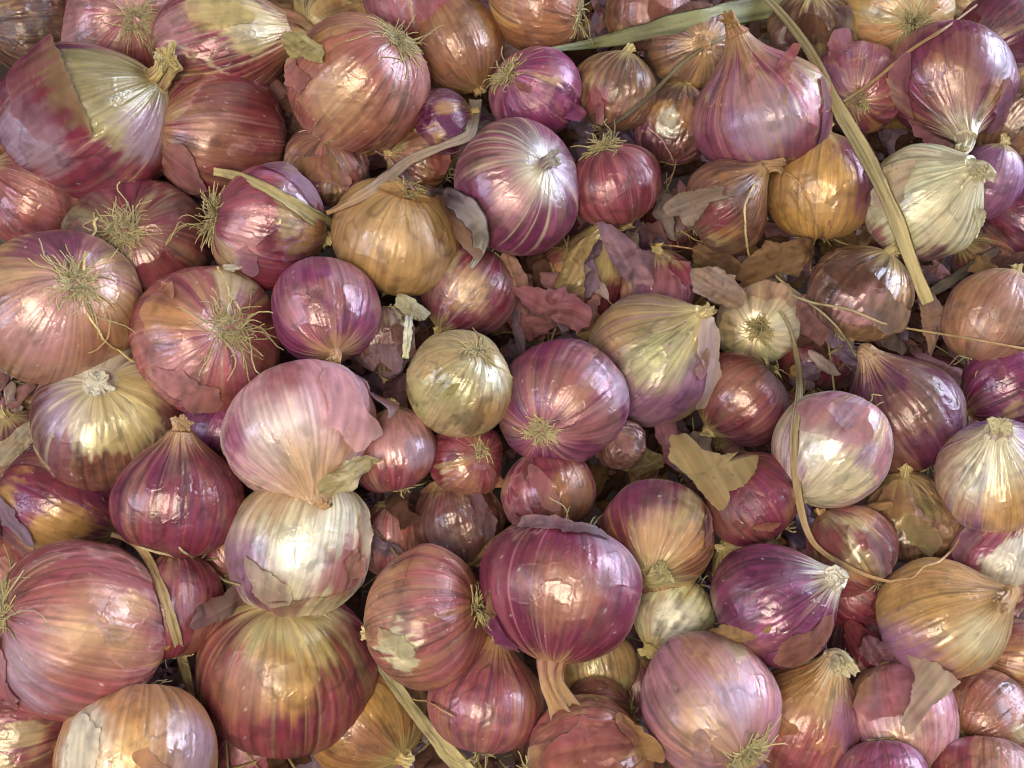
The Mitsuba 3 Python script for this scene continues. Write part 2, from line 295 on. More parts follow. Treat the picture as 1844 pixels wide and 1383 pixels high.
def jag_outline(th, rg, rad, el=1.0, ed=0.0, poly=None):
    """the outline of a torn dry skin: straight breaks between corners, a little fraying"""
    N = rg.integers(5, 9); a = np.sort((np.arange(N) + rg.uniform(-.38, .38, N)) * 2 * np.pi / N); rr = rg.uniform(.58, 1.25, N)
    p = np.stack([np.cos(a), np.sin(a)], 1) * rr[:, None]
    if poly is not None: p = np.asarray(poly, float); a = np.arctan2(p[:, 1], p[:, 0]); N = len(p)
    t = np.mod(th[:1], 2 * np.pi); k = np.searchsorted(np.mod(a, 2 * np.pi)[np.argsort(np.mod(a, 2 * np.pi))], t[0], side='right') - 1
    o_ = np.argsort(np.mod(a, 2 * np.pi)); P_, Q_ = p[o_[k]], p[o_[(k + 1) % N]]
    d = np.stack([np.cos(t[0]), np.sin(t[0])], 1); e = Q_ - P_
    r = (P_[:, 0] * e[:, 1] - P_[:, 1] * e[:, 0]) / (d[:, 0] * e[:, 1] - d[:, 1] * e[:, 0])
    kk = rg.uniform(0, 50); r = np.clip(r, .12, 2.0)[None] * (1 + .22 * (fb(np.cos(th) * 5 + kk, np.sin(th) * 5, 0 * th, 61, 3) - .5) + .10 * (nz(np.cos(th) * 16 + kk, np.sin(th) * 16, 0 * th, 62) - .5))
    g = th - ed
    return rad * r / np.sqrt((np.cos(g) / el) ** 2 + (np.sin(g) * el) ** 2)

def peel(o, key, spec, rg):
    """a piece of loose outer skin still on the bulb: centre and size in bulb radii in the picture, the side on which it lifts, how far, its colour"""
    px, py, rad, el, ed, fdir, lift, cc = spec[:8]; cw = spec[8] if len(spec) > 8 else .36
    rr, dd, ww = o['B']; l = math.hypot(px, py)
    c = unit(rr * px + dd * py + ww * math.sqrt(max(.02, 1 - l * l)))
    u = unit(rr - c * (rr @ c)); v = np.cross(c, u); v = v if v @ dd > 0 else -v
    m, n = 16, 96; th = np.linspace(0, 2 * np.pi, n + 1)[:-1][None] + 0 * np.zeros((m, 1)); s = np.linspace(0, 1, m)[:, None]
    r = s * jag_outline(th, rg, rad, el, math.radians(ed))
    A, Bv = r * np.cos(th), r * np.sin(th)
    d = unit(c + A[..., None] * u + Bv[..., None] * v)
    sr, vc = surf(o, d); R = o['m']
    fd = math.radians(fdir); al = (A * math.cos(fd) + Bv * math.sin(fd)) / rad
    k = rg.uniform(0, 40)
    lf = ss(-.15, 1.1, al) ** 1.5 * lift * 1.5 + .003 + .034 * ss(0, .5, s) * (fb(A * 6 + k, Bv * 6, 0 * A, 64, 3) - .3) + .020 * (nz(A * 14 + k, Bv * 5, 0 * A, 68) - .5) * s + .05 * s**4 * (nz(np.cos(th) * 4 + k, np.sin(th) * 4, 0 * th, 65))
    tl = unit(u * math.cos(fd) + v * math.sin(fd))
    W = o['p'] + d * (sr + R * np.maximum(lf, .003))[..., None] - tl * (R * ss(.2, 1.2, al) ** 2 * lift * .45)[..., None]
    wv = fb(A * 9 + k, Bv * 2.0, 0 * A + 2, 66, 3); sp = nz(A * 26 + k, Bv * 26, 0 * A, 67)
    K = (col(cc) * cw + vc * (1 - cw)) * 1.22 * (.66 + .62 * wv)[..., None]; K = L3(K, C['white'] * .8, (s > .95) * .14 + 0 * wv); K = L3(K, C['brown'], ss(.78, .95, sp) * .35)
    kk = child(key, 'peeling_skin')
    put(kk, W.reshape(-1, 3), grid_faces(m, n, True), 'm_paper', K.reshape(-1, 3), np.stack([A * .3 + .5, Bv * .3 + .5], -1).reshape(-1, 2))

def deep_labels():
    import re
    short = {}
    for o in ON:
        if not o['deep']: short.setdefault(o['label'].split(' onion')[0] + ' onion', []).append(o)
    ok = [(k, v[0]) for k, v in short.items() if len(v) == 1 and len(k.split()) <= 6 and 60 < v[0]['x'] < 1790 and 60 < v[0]['y'] < 1330]; taken = set()
    for o in ON:
        if not o['deep']: continue
        for k, q in sorted(ok, key=lambda kq: math.hypot(kq[1]['x'] - o['x'], kq[1]['y'] - o['y'])):
            dx, dy = o['x'] - q['x'], o['y'] - q['y']
            w = ('right of' if dx > 0 else 'left of') if abs(dx) > abs(dy) else ('below' if dy > 0 else 'above')
            lab = f"dark onion deep in the gap {w} the {k}"
            if lab not in taken: taken.add(lab); o['label'] = lab; break

def build_onions(name='onion'):
    for o in ON:
        key = key_of(name); o['key'] = key
        labels[key] = {'label': o['label'], 'category': 'onion', 'group': o['group'] or 'onions of the heap'}
        rg = bulb(o, key)
        f = o['a'] @ o['B'][2]                               # ends turned well away from view cannot be seen from anywhere near
        if f > -.45: neck(o, key, rg)
        if f < .3 and not o['deep']: o['roots'] = o['roots'] or 14; roots(o, key, rg)
        extra = ()
        if not o['deep'] and o['tear'] > .25 and o['id'] % 3 < 2:
            pr = np.random.default_rng(600 + o['id']); cs = ['pink', 'tan', 'mauve', o['pal'][2], o['pal'][1]]
            extra = [(*(pr.uniform(-.75, .75, 2)), pr.uniform(.14, .34), pr.uniform(1.2, 1.9), pr.uniform(0, 180), pr.uniform(0, 360), pr.uniform(.02, .08), cs[pr.integers(5)], .28) for _ in range(1)]
        for sp in (*o['peel'], *extra): peel(o, key, sp, rg)

# ------------------------------------------------------------------ loose things lying on the heap
def resting(pts, lift=.002, sm=2.0, n=60):
    """a path of pixels laid over the bulbs: bridges the gaps, touches the tops"""
    pts = np.asarray(pts, float); q = np.r_[0, np.cumsum(np.hypot(*np.diff(pts[:, :2], axis=0).T))]
    s = np.linspace(0, q[-1], n)
    from scipy.interpolate import PchipInterpolator
    x, y = PchipInterpolator(q, pts[:, 0])(s), PchipInterpolator(q, pts[:, 1])(s)
    h = np.array([top(a, b, floor=-.05)[0] for a, b in zip(x, y)])
    for _ in range(14): h = np.maximum(h, gaussian_filter1d(h, sm))
    return np.array([at(a, b, c + lift) for a, b, c in zip(x, y, gaussian_filter1d(h, sm))]), x, y
def blade(name, pts, wid, cc, label, cat_, lift=.002, fold=.25, c2=None, seed=0, sm=2.0, n=70, twist=0.0, mat='m_dry', wn=.35):
    """a dry leaf blade or straw: a folded strip with thickness"""
    P, x, y = resting(pts, lift, sm, n); rg = np.random.default_rng(900 + seed); s = np.linspace(0, 1, n)
    w = np.interp(s, np.linspace(0, 1, len(wid)), wid) * np.linalg.norm(P - CAM, axis=1) / FPX * .5 * (1 + wn * (nz(s * 14, 0 * s, 0 * s + seed, 71) - .5))
    t = unit(np.gradient(P, axis=0)); toc = unit(CAM - P); sd = unit(np.cross(t, toc)); nr = np.cross(sd, t)
    tw = twist * np.sin(s * 5 + seed) + .2 * (nz(s * 5, 0 * s, 0 * s + seed, 70) - .5)
    sd, nr = sd * np.cos(tw)[:, None] + nr * np.sin(tw)[:, None], nr * np.cos(tw)[:, None] - sd * np.sin(tw)[:, None]
    prof = [(-1, 0), (-.72, .10), (-.45, .03), (-.2, .16), (0, .05), (.22, .18), (.5, .05), (.75, .12), (1, 0), (.7, -.22), (.3, -.28), (0, -.32), (-.3, -.28), (-.7, -.22)]
    V = np.stack([P + sd * (w * a)[:, None] + nr * (w * (b * .8 + fold * (abs(a) - .4) * (b > -.15)))[:, None] for a, b in prof], 1)
    k = len(prof); a_ = np.arange(k) / k
    c = col(cc); cb = col(c2 or cc)
    g = nz(a_[None] * 22 + seed, s[:, None] * 3, 0 * a_[None], 72); g2 = fb(s[:, None] * 9 + seed, a_[None] * 2, 0 * a_[None], 73)
    g3 = nz(a_[None] * 50 + seed, s[:, None] * 1.5, 0 * a_[None], 74)
    K = L3(c, cb, s[:, None] + 0 * g) * (.42 + .4 * g + .3 * g3 + .35 * (g2 - .4))[..., None]
    K = L3(K, C['brown'] * .7, ss(.54, .80, g2) * .65); K = K * (1 - .45 * ss(.62, .8, nz(a_[None] * 34, s[:, None] * 5, 0 * a_[None] + seed, 78)))[..., None]
    key = key_of(name); put(key, V.reshape(-1, 3), np.vstack([grid_faces(n, k, True)]), mat, K.reshape(-1, 3), np.stack([a_[None] + 0 * s[:, None], s[:, None] * 6 + 0 * a_[None]], -1).reshape(-1, 2))
    labels[key] = {'label': label, 'category': cat_}
    return key
def strand(name, pts, rad, cc, label, cat_, lift=.002, seed=0, sm=2.0, c2=None):
    P, *_ = resting(pts, lift, sm, 50); rg = np.random.default_rng(seed + 30)
    P = P + (np.stack([nz(np.arange(50) * .12, 0 * np.arange(50), 0 * np.arange(50) + seed + k * 9, 75) for k in range(3)], 1) - .5) * .0035
    v, f, c, u = tube(P, rad * .62 * (.8 + .4 * nz(np.arange(50) * .5, seed, 0, 76)), 6, col(cc), col(c2 or cc)); c = c * (.7 + .6 * nz(np.arange(len(c)) * .13, seed, 0, 77))[:, None]
    key = key_of(name); put(key, v, f, 'm_dry', c, u); labels[key] = {'label': label, 'category': cat_}
def sheet(px, py, size, el, ed, cc, seed, lift=.003, tilt=(0, 0), bend=.9, crump=.18, h=None, hat=None, m=14, n=64, c2=None, poly=None):
    """a loose flake of skin: ragged outline, curled and crumpled"""
    rg = np.random.default_rng(4000 + seed); hh, who = top(px, py, floor=-.10); h = (hh if hat is None else top(*hat)[0]) if h is None else h
    p = at(px, py, h + lift); rr, dd, ww = basis(px, py)
    nrm = ww
    if who is not None: nrm = unit(ww * .6 + unit(p - who['p']))
    nrm = unit(nrm + rr * tilt[0] + dd * tilt[1]); u = unit(rr - nrm * (rr @ nrm)); v = unit(dd - nrm * (dd @ nrm) - u * (dd @ u))
    S = size * np.linalg.norm(p - CAM) / FPX
    th = np.linspace(0, 2 * np.pi, n + 1)[:-1][None] + np.zeros((m, 1)); s = np.linspace(0, 1, m)[:, None]
    if poly is not None: el = 1.0
    r = s * jag_outline(th, rg, 1.0, el, math.radians(ed), None if poly is None else (np.array(poly) - [px, py]) / size); A, Bv = r * np.cos(th), r * np.sin(th); k = rg.uniform(0, 60)
    q = math.radians(ed); ax = A * math.cos(q) + Bv * math.sin(q); bx = -A * math.sin(q) + Bv * math.cos(q)
    z = -.5 * bend * bx**2 - .25 * crump * abs(ax + .3 * rg.normal()) * 2 + crump * 2 * (fb(A * 1.6 + k, Bv * 1.6, 0 * A, 80, 3) - .5) + crump * .7 * abs(nz(A * 3 + k, Bv * 3, 0 * A, 81) - .5) + .10 * s**4 * rg.normal()
    W = p + S * (A[..., None] * u + Bv[..., None] * v + z[..., None] * nrm)
    g = nz(ax * 1.2 + k, bx * 9, 0 * A, 82); g2 = fb(A * 2 + k, Bv * 2, 0 * A, 83); sp = nz(A * 9 + k, Bv * 9, 0 * A, 84)
    ve = nz(ax * .8 + k, bx * 22, 0 * A, 85); K = L3(col(cc), col(c2 or cc), g2) * (.46 + .42 * g + .3 * ve + .25 * (g2 - .5))[..., None]; K = L3(K, C['brown'] * .7, ss(.78, .92, sp) * .5)
    return W.reshape(-1, 3), grid_faces(m, n, True), K.reshape(-1, 3), np.stack([ax * .25 + .5, bx * .25 + .5], -1).reshape(-1, 2)
def flake(px, py, size, el, ed, cc, label, seed, **kw):
    V, F, K, U = sheet(px, py, size, el, ed, cc, seed, n=120, m=20, **kw); key = key_of('onion_skin'); put(key, V, F, 'm_paper', K, U)
    labels[key] = {'label': label, 'category': 'onion skin'}
# ------------------------------------------------------------------ the onions (picture pixels of the 1844 x 1383 photograph; L: 0 on top of the heap, larger deeper)
O(50, 42, 78, ('dull', 'brown', 'tan'), 1.5, 'dull brown onion in the top left corner of the photo', n=(-25, 48), w=.3, neckc='tan', crum=0.08)
O(232, 45, 108, ('rose', 'copper', 'pink'), 1.25, 'coppery pink onion at the top left, its round root end facing out', r=(248, 36), roots=70, rl=.75, patch=[(-.75, 0, .35, 'pink', .1)], tear=.8)
O(392, 78, 100, ('crimson', 'rose', 'cream'), .62, 'crimson onion lying sideways at the top left, straw skin running to its thick neck', n=(492, 52), w=.15, tip=(566, 92, .25), rn=.34, pt=.5, c=1.05, neckc='tan', patch=[(-.15, -.65, .45, 'straw', .12), (-.75, -.25, .4, 'pink', .2), (.45, -.4, .5, 'straw', .1)], peel=[(.05, -.55, .48, 1.5, 10, 180, .05, 'straw')])
O(156, 218, 134, ('crimson', 'purple', 'olive'), .2, 'large onion near the top left, torn pink outer skin left of bare olive skin', n=(255, 138), w=.45, tip=(300, 104, .3), rn=.17, neckc='straw', c=.93, pt=.25, patch=[(.25, -.38, .68, 'dolive', .08), (.35, .05, .35, 'olive', .15), (.6, .1, .3, 'mauve', .2), (-.7, .2, .5, 'mauve', .2)], peel=[(-.45, -.32, .78, 1.25, 75, -30, .16, 'rose', .3)], tear=0)
O(398, 242, 112, ('crimson', 'amber', 'pink'), 1.0, 'crimson onion with golden shine and pale ragged skin, right of the large torn onion', n=(300, 225), w=.35, neckc='tan', patch=[(.0, .1, .35, 'copper', .2)], peel=[(-.55, .45, .50, 1.35, 80, -20, .10, 'pink')])
O(645, 155, 121, ('copper', 'rose', 'tan'), .15, 'copper orange onion with streaked skin and a wiry root tuft at its upper right', r=(722, 75), roots=85, patch=[(-.2, .15, .4, 'tan', .3)], peel=[(-.82, -.12, .34, 1.2, 60, 180, .12, 'pink')], tear=.3, rl=1.15)
O(822, 82, 82, ('amber', 'copper', 'purple'), .9, 'smooth bronze onion shining gold beside the root tuft of the copper orange onion', n=(862, 165), w=.3, neckc='tan', tear=0, streak=.7)
O(738, -20, 88, ('rose', 'pink', 'mauve'), .5, 'pinkish onion cut by the top edge of the photo above the bronze one', n=(720, -110), tear=.6)
O(968, 8, 82, ('amber', 'copper', 'ochre'), .9, 'glossy amber onion at the top edge beside a clump of pale rootlets', r=(1062, 25), w=.2, roots=60, tear=.3)
O(612, 42, 82, ('brown', 'tan', 'straw'), 1.55, 'brownish onion with loose straw skins behind the copper orange one at the top', n=(560, 40), neckc='straw', peel=[(.1, -.1, .6, 1.4, 40, 200, .15, 'tan')], tear=.8, crum=0.13)
O(963, 168, 84, ('magenta', 'purple', 'pink'), .6, 'magenta onion with a greenish root tuft, below the long green leaf blade', r=(906, 128), roots=90, tear=.3, peel=[(.75, .35, .25, 1.3, 45, 60, .14, 'lilac')])
O(1105, 165, 76, ('brown', 'tan', 'dull'), 1.0, 'dull brown onion with a torn hole of crumpled pink skin right of the magenta onion', n=(1130, 80), w=.1, patch=[(-.35, .25, .36, 'rose', .05)], peel=[(-.34, .25, .27, 1.5, 70, 30, .16, 'pink'), (-.30, .4, .18, 1.2, 70, 200, .16, 'pink')], tear=.2, crum=0.05)
O(798, 222, 62, ('purple', 'deep', 'mauve'), 1.5, 'dark purple onion half hidden between the copper orange onion and the magenta one', n=(860, 200), peel=[(.2, .1, .4, 1.5, 60, 90, .12, 'lilac')])
O(585, 295, 78, ('brown', 'rose', 'tan'), 1.6, 'brownish onion under crumpled skins with a small root tuft, below the copper orange onion', r=(590, 252), w=.5, roots=40, rl=.6, peel=[(-.2, .1, .45, 1.3, 20, -90, .2, 'tan'), (.3, .3, .4, 1.3, 50, 40, .15, 'pink')], crum=0.14)
O(756, 292, 62, ('copper', 'brown', 'tan'), 1.6, 'small coppery onion in the gap under the grey straw near the top centre', n=(700, 270), peel=[(.55, -.1, .4, 1.5, 70, 20, .12, 'rose')], crum=0.09)
O(932, 340, 118, ('purple', 'magenta', 'cream'), .1, 'purple onion with pale rays spreading from its dry brown neck stub, near the top centre', n=(992, 290), w=.75, tip=(1000, 284, .15), neckc='grey', rn=.12, pt=.0, patch=[(.25, -.15, .34, 'cream', .3), (-.15, .15, .34, 'pink', .3), (.8, -.3, .3, 'mauve', .2), (-.75, .2, .5, 'purple', .2)], tear=0)
O(1108, 332, 84, ('rose', 'crimson', 'pink'), .8, 'pink onion with a thick green root mat on top, right of the purple rayed onion', r=(1085, 252), w=.2, roots=120, rl=1.0, tear=0)
O(62, 352, 86, ('rose', 'copper', 'pink'), .6, 'coppery pink onion at the left edge with pale loose skin, below the large torn onion', n=(-30, 300), w=.2, peel=[(.62, .15, .40, 1.7, 75, 0, .05, 'pink')], tear=.3)
O(482, 412, 108, ('crimson', 'rose', 'lilac'), .9, 'crimson pink onion with a white root tuft at its left, under the yellow curling leaf', r=(372, 388), w=.12, roots=120, rl=1.3, patch=[(-.4, .0, .3, 'pink', .2), (.6, -.6, .35, 'mauve', .2), (.7, .1, .3, 'ochre', .3)], peel=[(-.35, .45, .2, 1.3, 60, 120, .1, 'mauve'), (.35, -.78, .4, 1.7, 35, -60, .05, 'mauve')])
O(716, 426, 120, ('ochre', 'amber', 'gold'), .4, 'golden brown smooth onion with a silvery skin curling off its right side', r=(738, 340), w=.35, roots=45, rl=.6, c=.80, tear=0, streak=.25, patch=[(-.6, .0, .3, 'tan', .3)], peel=[(.86, -.35, .55, 1.9, 65, 10, .32, 'mauve'), (.2, -.75, .35, 1.8, 10, -90, .06, 'tan')])
O(248, 448, 122, ('crimson', 'brown', 'copper'), 1.2, 'brownish crimson onion at the left with a curly root tuft above torn red skin', r=(224, 412), roots=90, rl=1.0, patch=[(.1, .55, .4, 'rose', .1)], peel=[(.3, .35, .40, 1.3, 20, 80, .10, 'rose'), (.1, .6, .25, 1.8, 10, 100, .1, 'pink')], tear=.7)
O(108, 555, 128, ('copper', 'tan', 'pink'), .1, 'large coppery pink onion at the left edge with a dark long-stranded root tuft', r=(136, 508), roots=75, rl=1.1, patch=[(.0, -.85, .45, 'purple', .2), (-.3, .3, .4, 'pink', .4)], tear=0)
O(374, 618, 131, ('rose', 'copper', 'pink'), .5, 'large coppery pink onion with a long green root tuft and wrinkled silvery skin', r=(414, 588), roots=64, rl=1.5, patch=[(-.5, .3, .4, 'pink', .3)], peel=[(-.28, .62, .45, 1.6, 25, 110, .06, 'pink'), (.45, .75, .35, 1.6, -40, 60, .08, 'rose')], tear=.3)
O(587, 558, 97, ('purple', 'magenta', 'rose'), .05, 'smooth round magenta purple onion with its pale neck pointing down, left of the centre', n=(604, 636), tip=(600, 655, .25), rn=.13, pt=.1, c=.95, neckc='tan', tear=0)
O(842, 520, 84, ('crimson', 'purple', 'mauve'), 1.2, 'crimson onion with a rough tan blemish, lower right of the golden brown onion', n=(780, 610), w=.1, patch=[(.05, .05, .42, 'tan', .2)], tear=.4)
O(828, 690, 97, ('yolive', 'olive', 'tan'), .2, 'pale olive cream onion with a small star of rootlets, at the centre', r=(866, 628), roots=45, rl=.75, patch=[(.4, .5, .3, 'ochre', .1), (.5, -.2, .3, 'bone', .3), (-.2, .2, .4, 'dolive', .3)], tear=.5, dirt=1.0)
O(690, 610, 62, ('dull', 'brown', 'mauve'), 1.9, 'dark brown onion with crumpled skins in the gap right of the smooth magenta onion', n=(690, 680), peel=[(.1, .4, .5, 1.4, 30, 90, .2, 'mauve'), (.5, 0, .4, 1.4, 70, 0, .2, 'brown')], crum=0.13)
O(1012, 725, 118, ('purple', 'rose', 'pink'), .25, 'round purple pink onion at the centre with a small dense root tuft', r=(974, 776), w=.75, roots=70, rl=.5, patch=[(.1, -.2, .35, 'copper', .3), (.85, -.3, .3, 'mauve', .2)], tear=0)
O(1178, 645, 121, ('olive', 'dolive', 'lilac'), .3, 'olive yellow onion with purple streaks and a torn straw neck pointing upper right', n=(1240, 590), w=.55, tip=(1280, 556, .1), rn=.16, pt=.6, neckc='straw', patch=[(.0, .72, .6, 'lilac', .25), (-.7, .4, .5, 'lilac', .3), (.6, .5, .5, 'lilac', .25), (0, .0, .4, 'yolive', .3)], peel=[(.86, .15, .52, 1.8, 85, 0, .12, 'palepink', .8)], tear=.3)
O(1048, 505, 84, ('crimson', 'rose', 'olive'), 1.5, 'onion with a tall olive neck standing up among crumpled crimson skins, above the centre', n=(1072, 430), w=.3, tip=(1083, 415, .1), rn=.3, pt=.9, c=1.0, neckc='straw', patch=[(.2, -.4, .6, 'straw', .25)], tear=.7)
O(1186, 515, 72, ('rose', 'lilac', 'mauve'), 1.25, 'onion capped with torn pink and mauve skins behind the olive yellow onion', n=(1190, 440), w=.5, peel=[(.1, -.1, .65, 1.2, 15, 90, .14, 'pink'), (-.55, -.2, .6, 1.6, 70, 180, .20, 'mauve'), (.5, -.4, .4, 1.4, 30, -30, .2, 'rose')], crum=0.09)
O(1372, 580, 80, ('palegreen', 'cream', 'straw'), 1.15, 'pale cream onion with a green root mat facing out, right of the olive yellow onion', r=(1368, 592), roots=110, rl=.7, tear=.4, patch=[(.7, .2, .4, 'white', .2)], peel=[(.15, -.7, .4, 1.7, 0, -90, .15, 'pink'), (-.75, .1, .35, 1.6, 80, 180, .12, 'straw')])
O(1338, 490, 74, ('dull', 'brown', 'tan'), 1.9, 'dull brown onion under flaking skins above the pale onion with the green root mat', n=(1300, 440), peel=[(-.1, .1, .5, 1.4, 30, 60, .2, 'brown'), (.4, .3, .35, 1.3, 10, 90, .2, 'tan')], deep=0, crum=0.15)
O(1334, 716, 90, ('crimson', 'amber', 'purple'), .7, 'shiny copper crimson onion tucked below the olive yellow onion', n=(1260, 790), w=.0, tear=.2, patch=[(0, -.2, .4, 'copper', .35), (.8, -.2, .3, 'mauve', .2)], roots=0)
O(1470, 645, 66, ('crimson', 'dull', 'rose'), 1.5, 'reddish brown onion left of the deep purple onion with the straw tinted neck', n=(1460, 560), tear=.3)
O(1548, 528, 92, ('dull', 'brown', 'tan'), 1.4, 'dull brown onion with torn papery skins and a pink bare patch under the long straw', n=(1600, 440), w=.2, patch=[(.0, .2, .4, 'pink', .1)], peel=[(-.1, -.25, .5, 1.7, 20, -60, .06, 'brown'), (.45, .3, .42, 1.3, 40, 60, .14, 'grey'), (.0, .75, .5, 1.6, 0, 90, .1, 'tan')], tear=.7, crum=0.1)
O(1370, 200, 118, ('rose', 'lilac', 'tan'), .1, 'large purplish onion near the top right with a tall split neck standing upright', n=(1332, 95), w=.2, tip=(1308, 34, .15), rn=.16, pt=.85, c=.84, neckc='ochre', patch=[(.0, .2, .45, 'mauve', .3), (-.3, -.3, .3, 'pink', .2), (.6, .6, .3, 'purple', .3)], peel=[(.35, -.75, .30, 1.8, -70, -80, .12, 'rose'), (.88, -.1, .42, 1.8, 80, 0, .04, 'mauve')], tear=.6)
O(1308, 368, 82, ('dull', 'amber', 'brown'), .6, 'dark brown onion with a fibrous straw neck reaching over the golden purple onion', n=(1385, 318), w=.2, tip=(1408, 300, .1), rn=.17, pt=.7, neckc='tan', patch=[(-.2, .2, .35, 'crimson', .3)], tear=.2)
O(1478, 340, 97, ('gold', 'ochre', 'purple'), .85, 'golden onion with a purple right side below the large upright neck', n=(1480, 220), w=.1, tear=.3, streak=.7, patch=[(.85, .1, .55, 'purple', .2), (.6, -.6, .4, 'purple', .2)], peel=[(.8, -.15, .3, 1.8, 85, 0, .05, 'mauve')])
O(1548, 158, 78, ('rose', 'lilac', 'tan'), 1.4, 'pinkish purple onion, root end facing out, behind the long straw at the top right', r=(1548, 182), roots=40, rl=.5, peel=[(-.45, -.75, .4, 1.6, -60, -90, .25, 'pink'), (-.6, .5, .3, 1.3, 60, 180, .1, 'pink')], tear=.8)
O(1712, 150, 103, ('purple', 'rose', 'copper'), .15, 'purple copper onion at the top right with its white neck hanging down', n=(1722, 222), w=.6, tip=(1730, 274, .4), rn=.16, pt=.8, neckc='cream', patch=[(0, .1, .4, 'copper', .3), (.7, -.5, .4, 'mauve', .2)], peel=[(-.72, .1, .35, 1.8, 90, 200, .10, 'pink'), (-.3, .8, .3, 1.5, 20, 90, .2, 'pink'), (.82, .35, .42, 1.8, 110, 30, .06, 'mauve')], tear=.2)
O(1662, 368, 97, ('palegreen', 'cream', 'tan'), .4, 'pale greenish cream onion with a ragged whitish neck, below the purple copper onion', n=(1738, 310), w=.5, tip=(1768, 318, .3), rn=.22, pt=.5, neckc='cream', patch=[(.0, .95, .4, 'purple', .12), (-.75, .5, .3, 'rose', .2)], peel=[(-.48, -.42, .56, 1.4, -40, 150, .06, 'pink'), (.93, .35, .40, 1.9, 95, 0, .10, 'cream')], tear=0)
O(1776, 330, 62, ('lilac', 'mauve', 'purple'), 1.3, 'mauve onion half hidden behind the whitish neck at the right', n=(1800, 250), tear=.3)
O(1788, 572, 82, ('copper', 'brown', 'tan'), .7, 'bronze onion with fine wrinkled skin, right of the end of the long straw', r=(1760, 648), w=.1, roots=20, tear=0, streak=.5)
O(1626, 745, 100, ('deep', 'purple', 'magenta'), .5, 'glossy deep purple onion at the right with pale rays at its neck', n=(1565, 655), w=.3, tip=(1572, 645, .1), rn=.14, pt=.8, c=.98, neckc='tan', tear=0, streak=.25)
O(1500, 808, 104, ('pink', 'mauve', 'cream'), .1, 'pale pink onion with a torn white lower half, left of the glossy deep purple onion', n=(1440, 890), w=.3, neckc='cream', tip=(1448, 872, .2), rn=.2, patch=[(.1, .55, .55, 'cream', .1), (-.35, .0, .4, 'white', .2)], peel=[(.1, -.45, .7, 1.5, 20, 100, .06, 'pink')], tear=.7)
O(1812, 692, 72, ('purple', 'magenta', 'lilac'), .95, 'violet onion cut by the right edge above the cream onion', n=(1720, 740), neckc='tan', tear=.3)
O(1790, 856, 97, ('lilac', 'tan', 'cream'), .3, 'cream topped onion with purple sides and a pale frayed neck, near the right edge', n=(1800, 800), w=.8, tip=(1802, 768, .55), rn=.2, pt=.7, neckc='cream', patch=[(-.1, -.1, .6, 'cream', .3), (.3, .6, .4, 'gold', .4)], tear=0)
O(1640, 930, 84, ('brown', 'tan', 'olive'), 1.5, 'dull olive brown onion in torn skins below the glossy deep purple onion', n=(1640, 850), w=.5, peel=[(-.3, -.3, .5, 1.3, -40, 200, .15, 'tan'), (.2, .35, .45, 1.3, 40, 60, .15, 'olive'), (.6, -.3, .4, 1.5, 80, 0, .12, 'brown')], crum=0.14)
O(1356, 900, 88, ('crimson', 'purple', 'rose'), 1.1, 'crimson onion flagged by a large olive sheet of loose skin', n=(1300, 830), w=.2, tear=.3)
O(1180, 968, 108, ('crimson', 'copper', 'gold'), .3, 'purple and gold onion with a short hollow neck, right of the big crimson one', n=(1172, 1038), w=.72, tip=(1190, 1032, .35), rn=.18, pt=.3, neckc='olive', patch=[(.05, .0, .45, 'ochre', .4), (-.2, -.75, .5, 'purple', .3)], tear=.6, peel=[(.85, -.15, .32, 1.9, 85, 0, .05, 'mauve')])
O(988, 885, 92, ('crimson', 'rose', 'pink'), 1.6, 'onion half crimson and half amber striped, in the gap below the round purple pink one', n=(960, 790), patch=[(.5, .1, .6, 'amber', .1)], peel=[(-.1, -.1, .35, 1.7, 60, 90, .08, 'pink'), (.0, .65, .4, 1.7, 80, 100, .12, 'brown')])
O(1013, 1062, 141, ('crimson', 'purple', 'pink'), .0, 'big glossy crimson onion below the centre with its neck bending down to the right', n=(985, 1205), w=.12, tip=(1020, 1284, .1), rn=.21, pt=.2, c=.82, tint=.2, neckc='tan', patch=[(.7, -.6, .45, 'mauve', .25), (.0, .0, .35, 'copper', .4)], peel=[(.1, -.82, .42, 1.9, 5, -90, .08, 'grey'), (-.75, .6, .28, 1.6, 60, 140, .2, 'lilac')], tear=.2)
O(1078, 1200, 70, ('olive', 'gold', 'ochre'), 1.4, 'small olive gold onion behind the bending neck of the big crimson one', n=(1060, 1110), tear=.4, patch=[(.1, .75, .35, 'brown', .2)])
O(1218, 1110, 80, ('palegreen', 'olive', 'cream'), 1.6, 'mouldy greenish cream onion below the purple and gold one', n=(1165, 1185), w=.3, tip=(1172, 1178, .1), rn=.26, neckc='straw', dirt=1.0, patch=[(-.1, .1, .5, 'white', .2)], tear=.8, crum=0.07)
O(1394, 1088, 106, ('deep', 'purple', 'magenta'), .2, 'deep purple onion with a white split neck, below the olive sheet of skin', n=(1478, 1045), w=.25, tip=(1500, 1042, .35), rn=.2, pt=.5, c=.92, neckc='white', patch=[(-.15, .3, .3, 'magenta', .3)], peel=[(.5, .62, .62, 1.5, -25, 60, .06, 'tan')], tear=0)
O(1530, 992, 82, ('rose', 'brown', 'mauve'), 1.4, 'reddish onion wrapped in dull loose skins under the bent straw at the right', n=(1480, 920), neckc='tan', peel=[(-.3, -.2, .6, 1.5, 60, 180, .08, 'brown'), (.6, .2, .4, 1.6, 75, 0, .06, 'mauve'), (-.8, .3, .4, 1.4, 80, 180, .1, 'pink')], crum=0.09)
O(1545, 1066, 66, ('crimson', 'rose', 'dull'), 1.65, 'small red onion behind the white split neck', n=(1600, 1120), tear=.3, peel=[(.75, .4, .45, 1.6, 70, 20, .14, 'rose')])
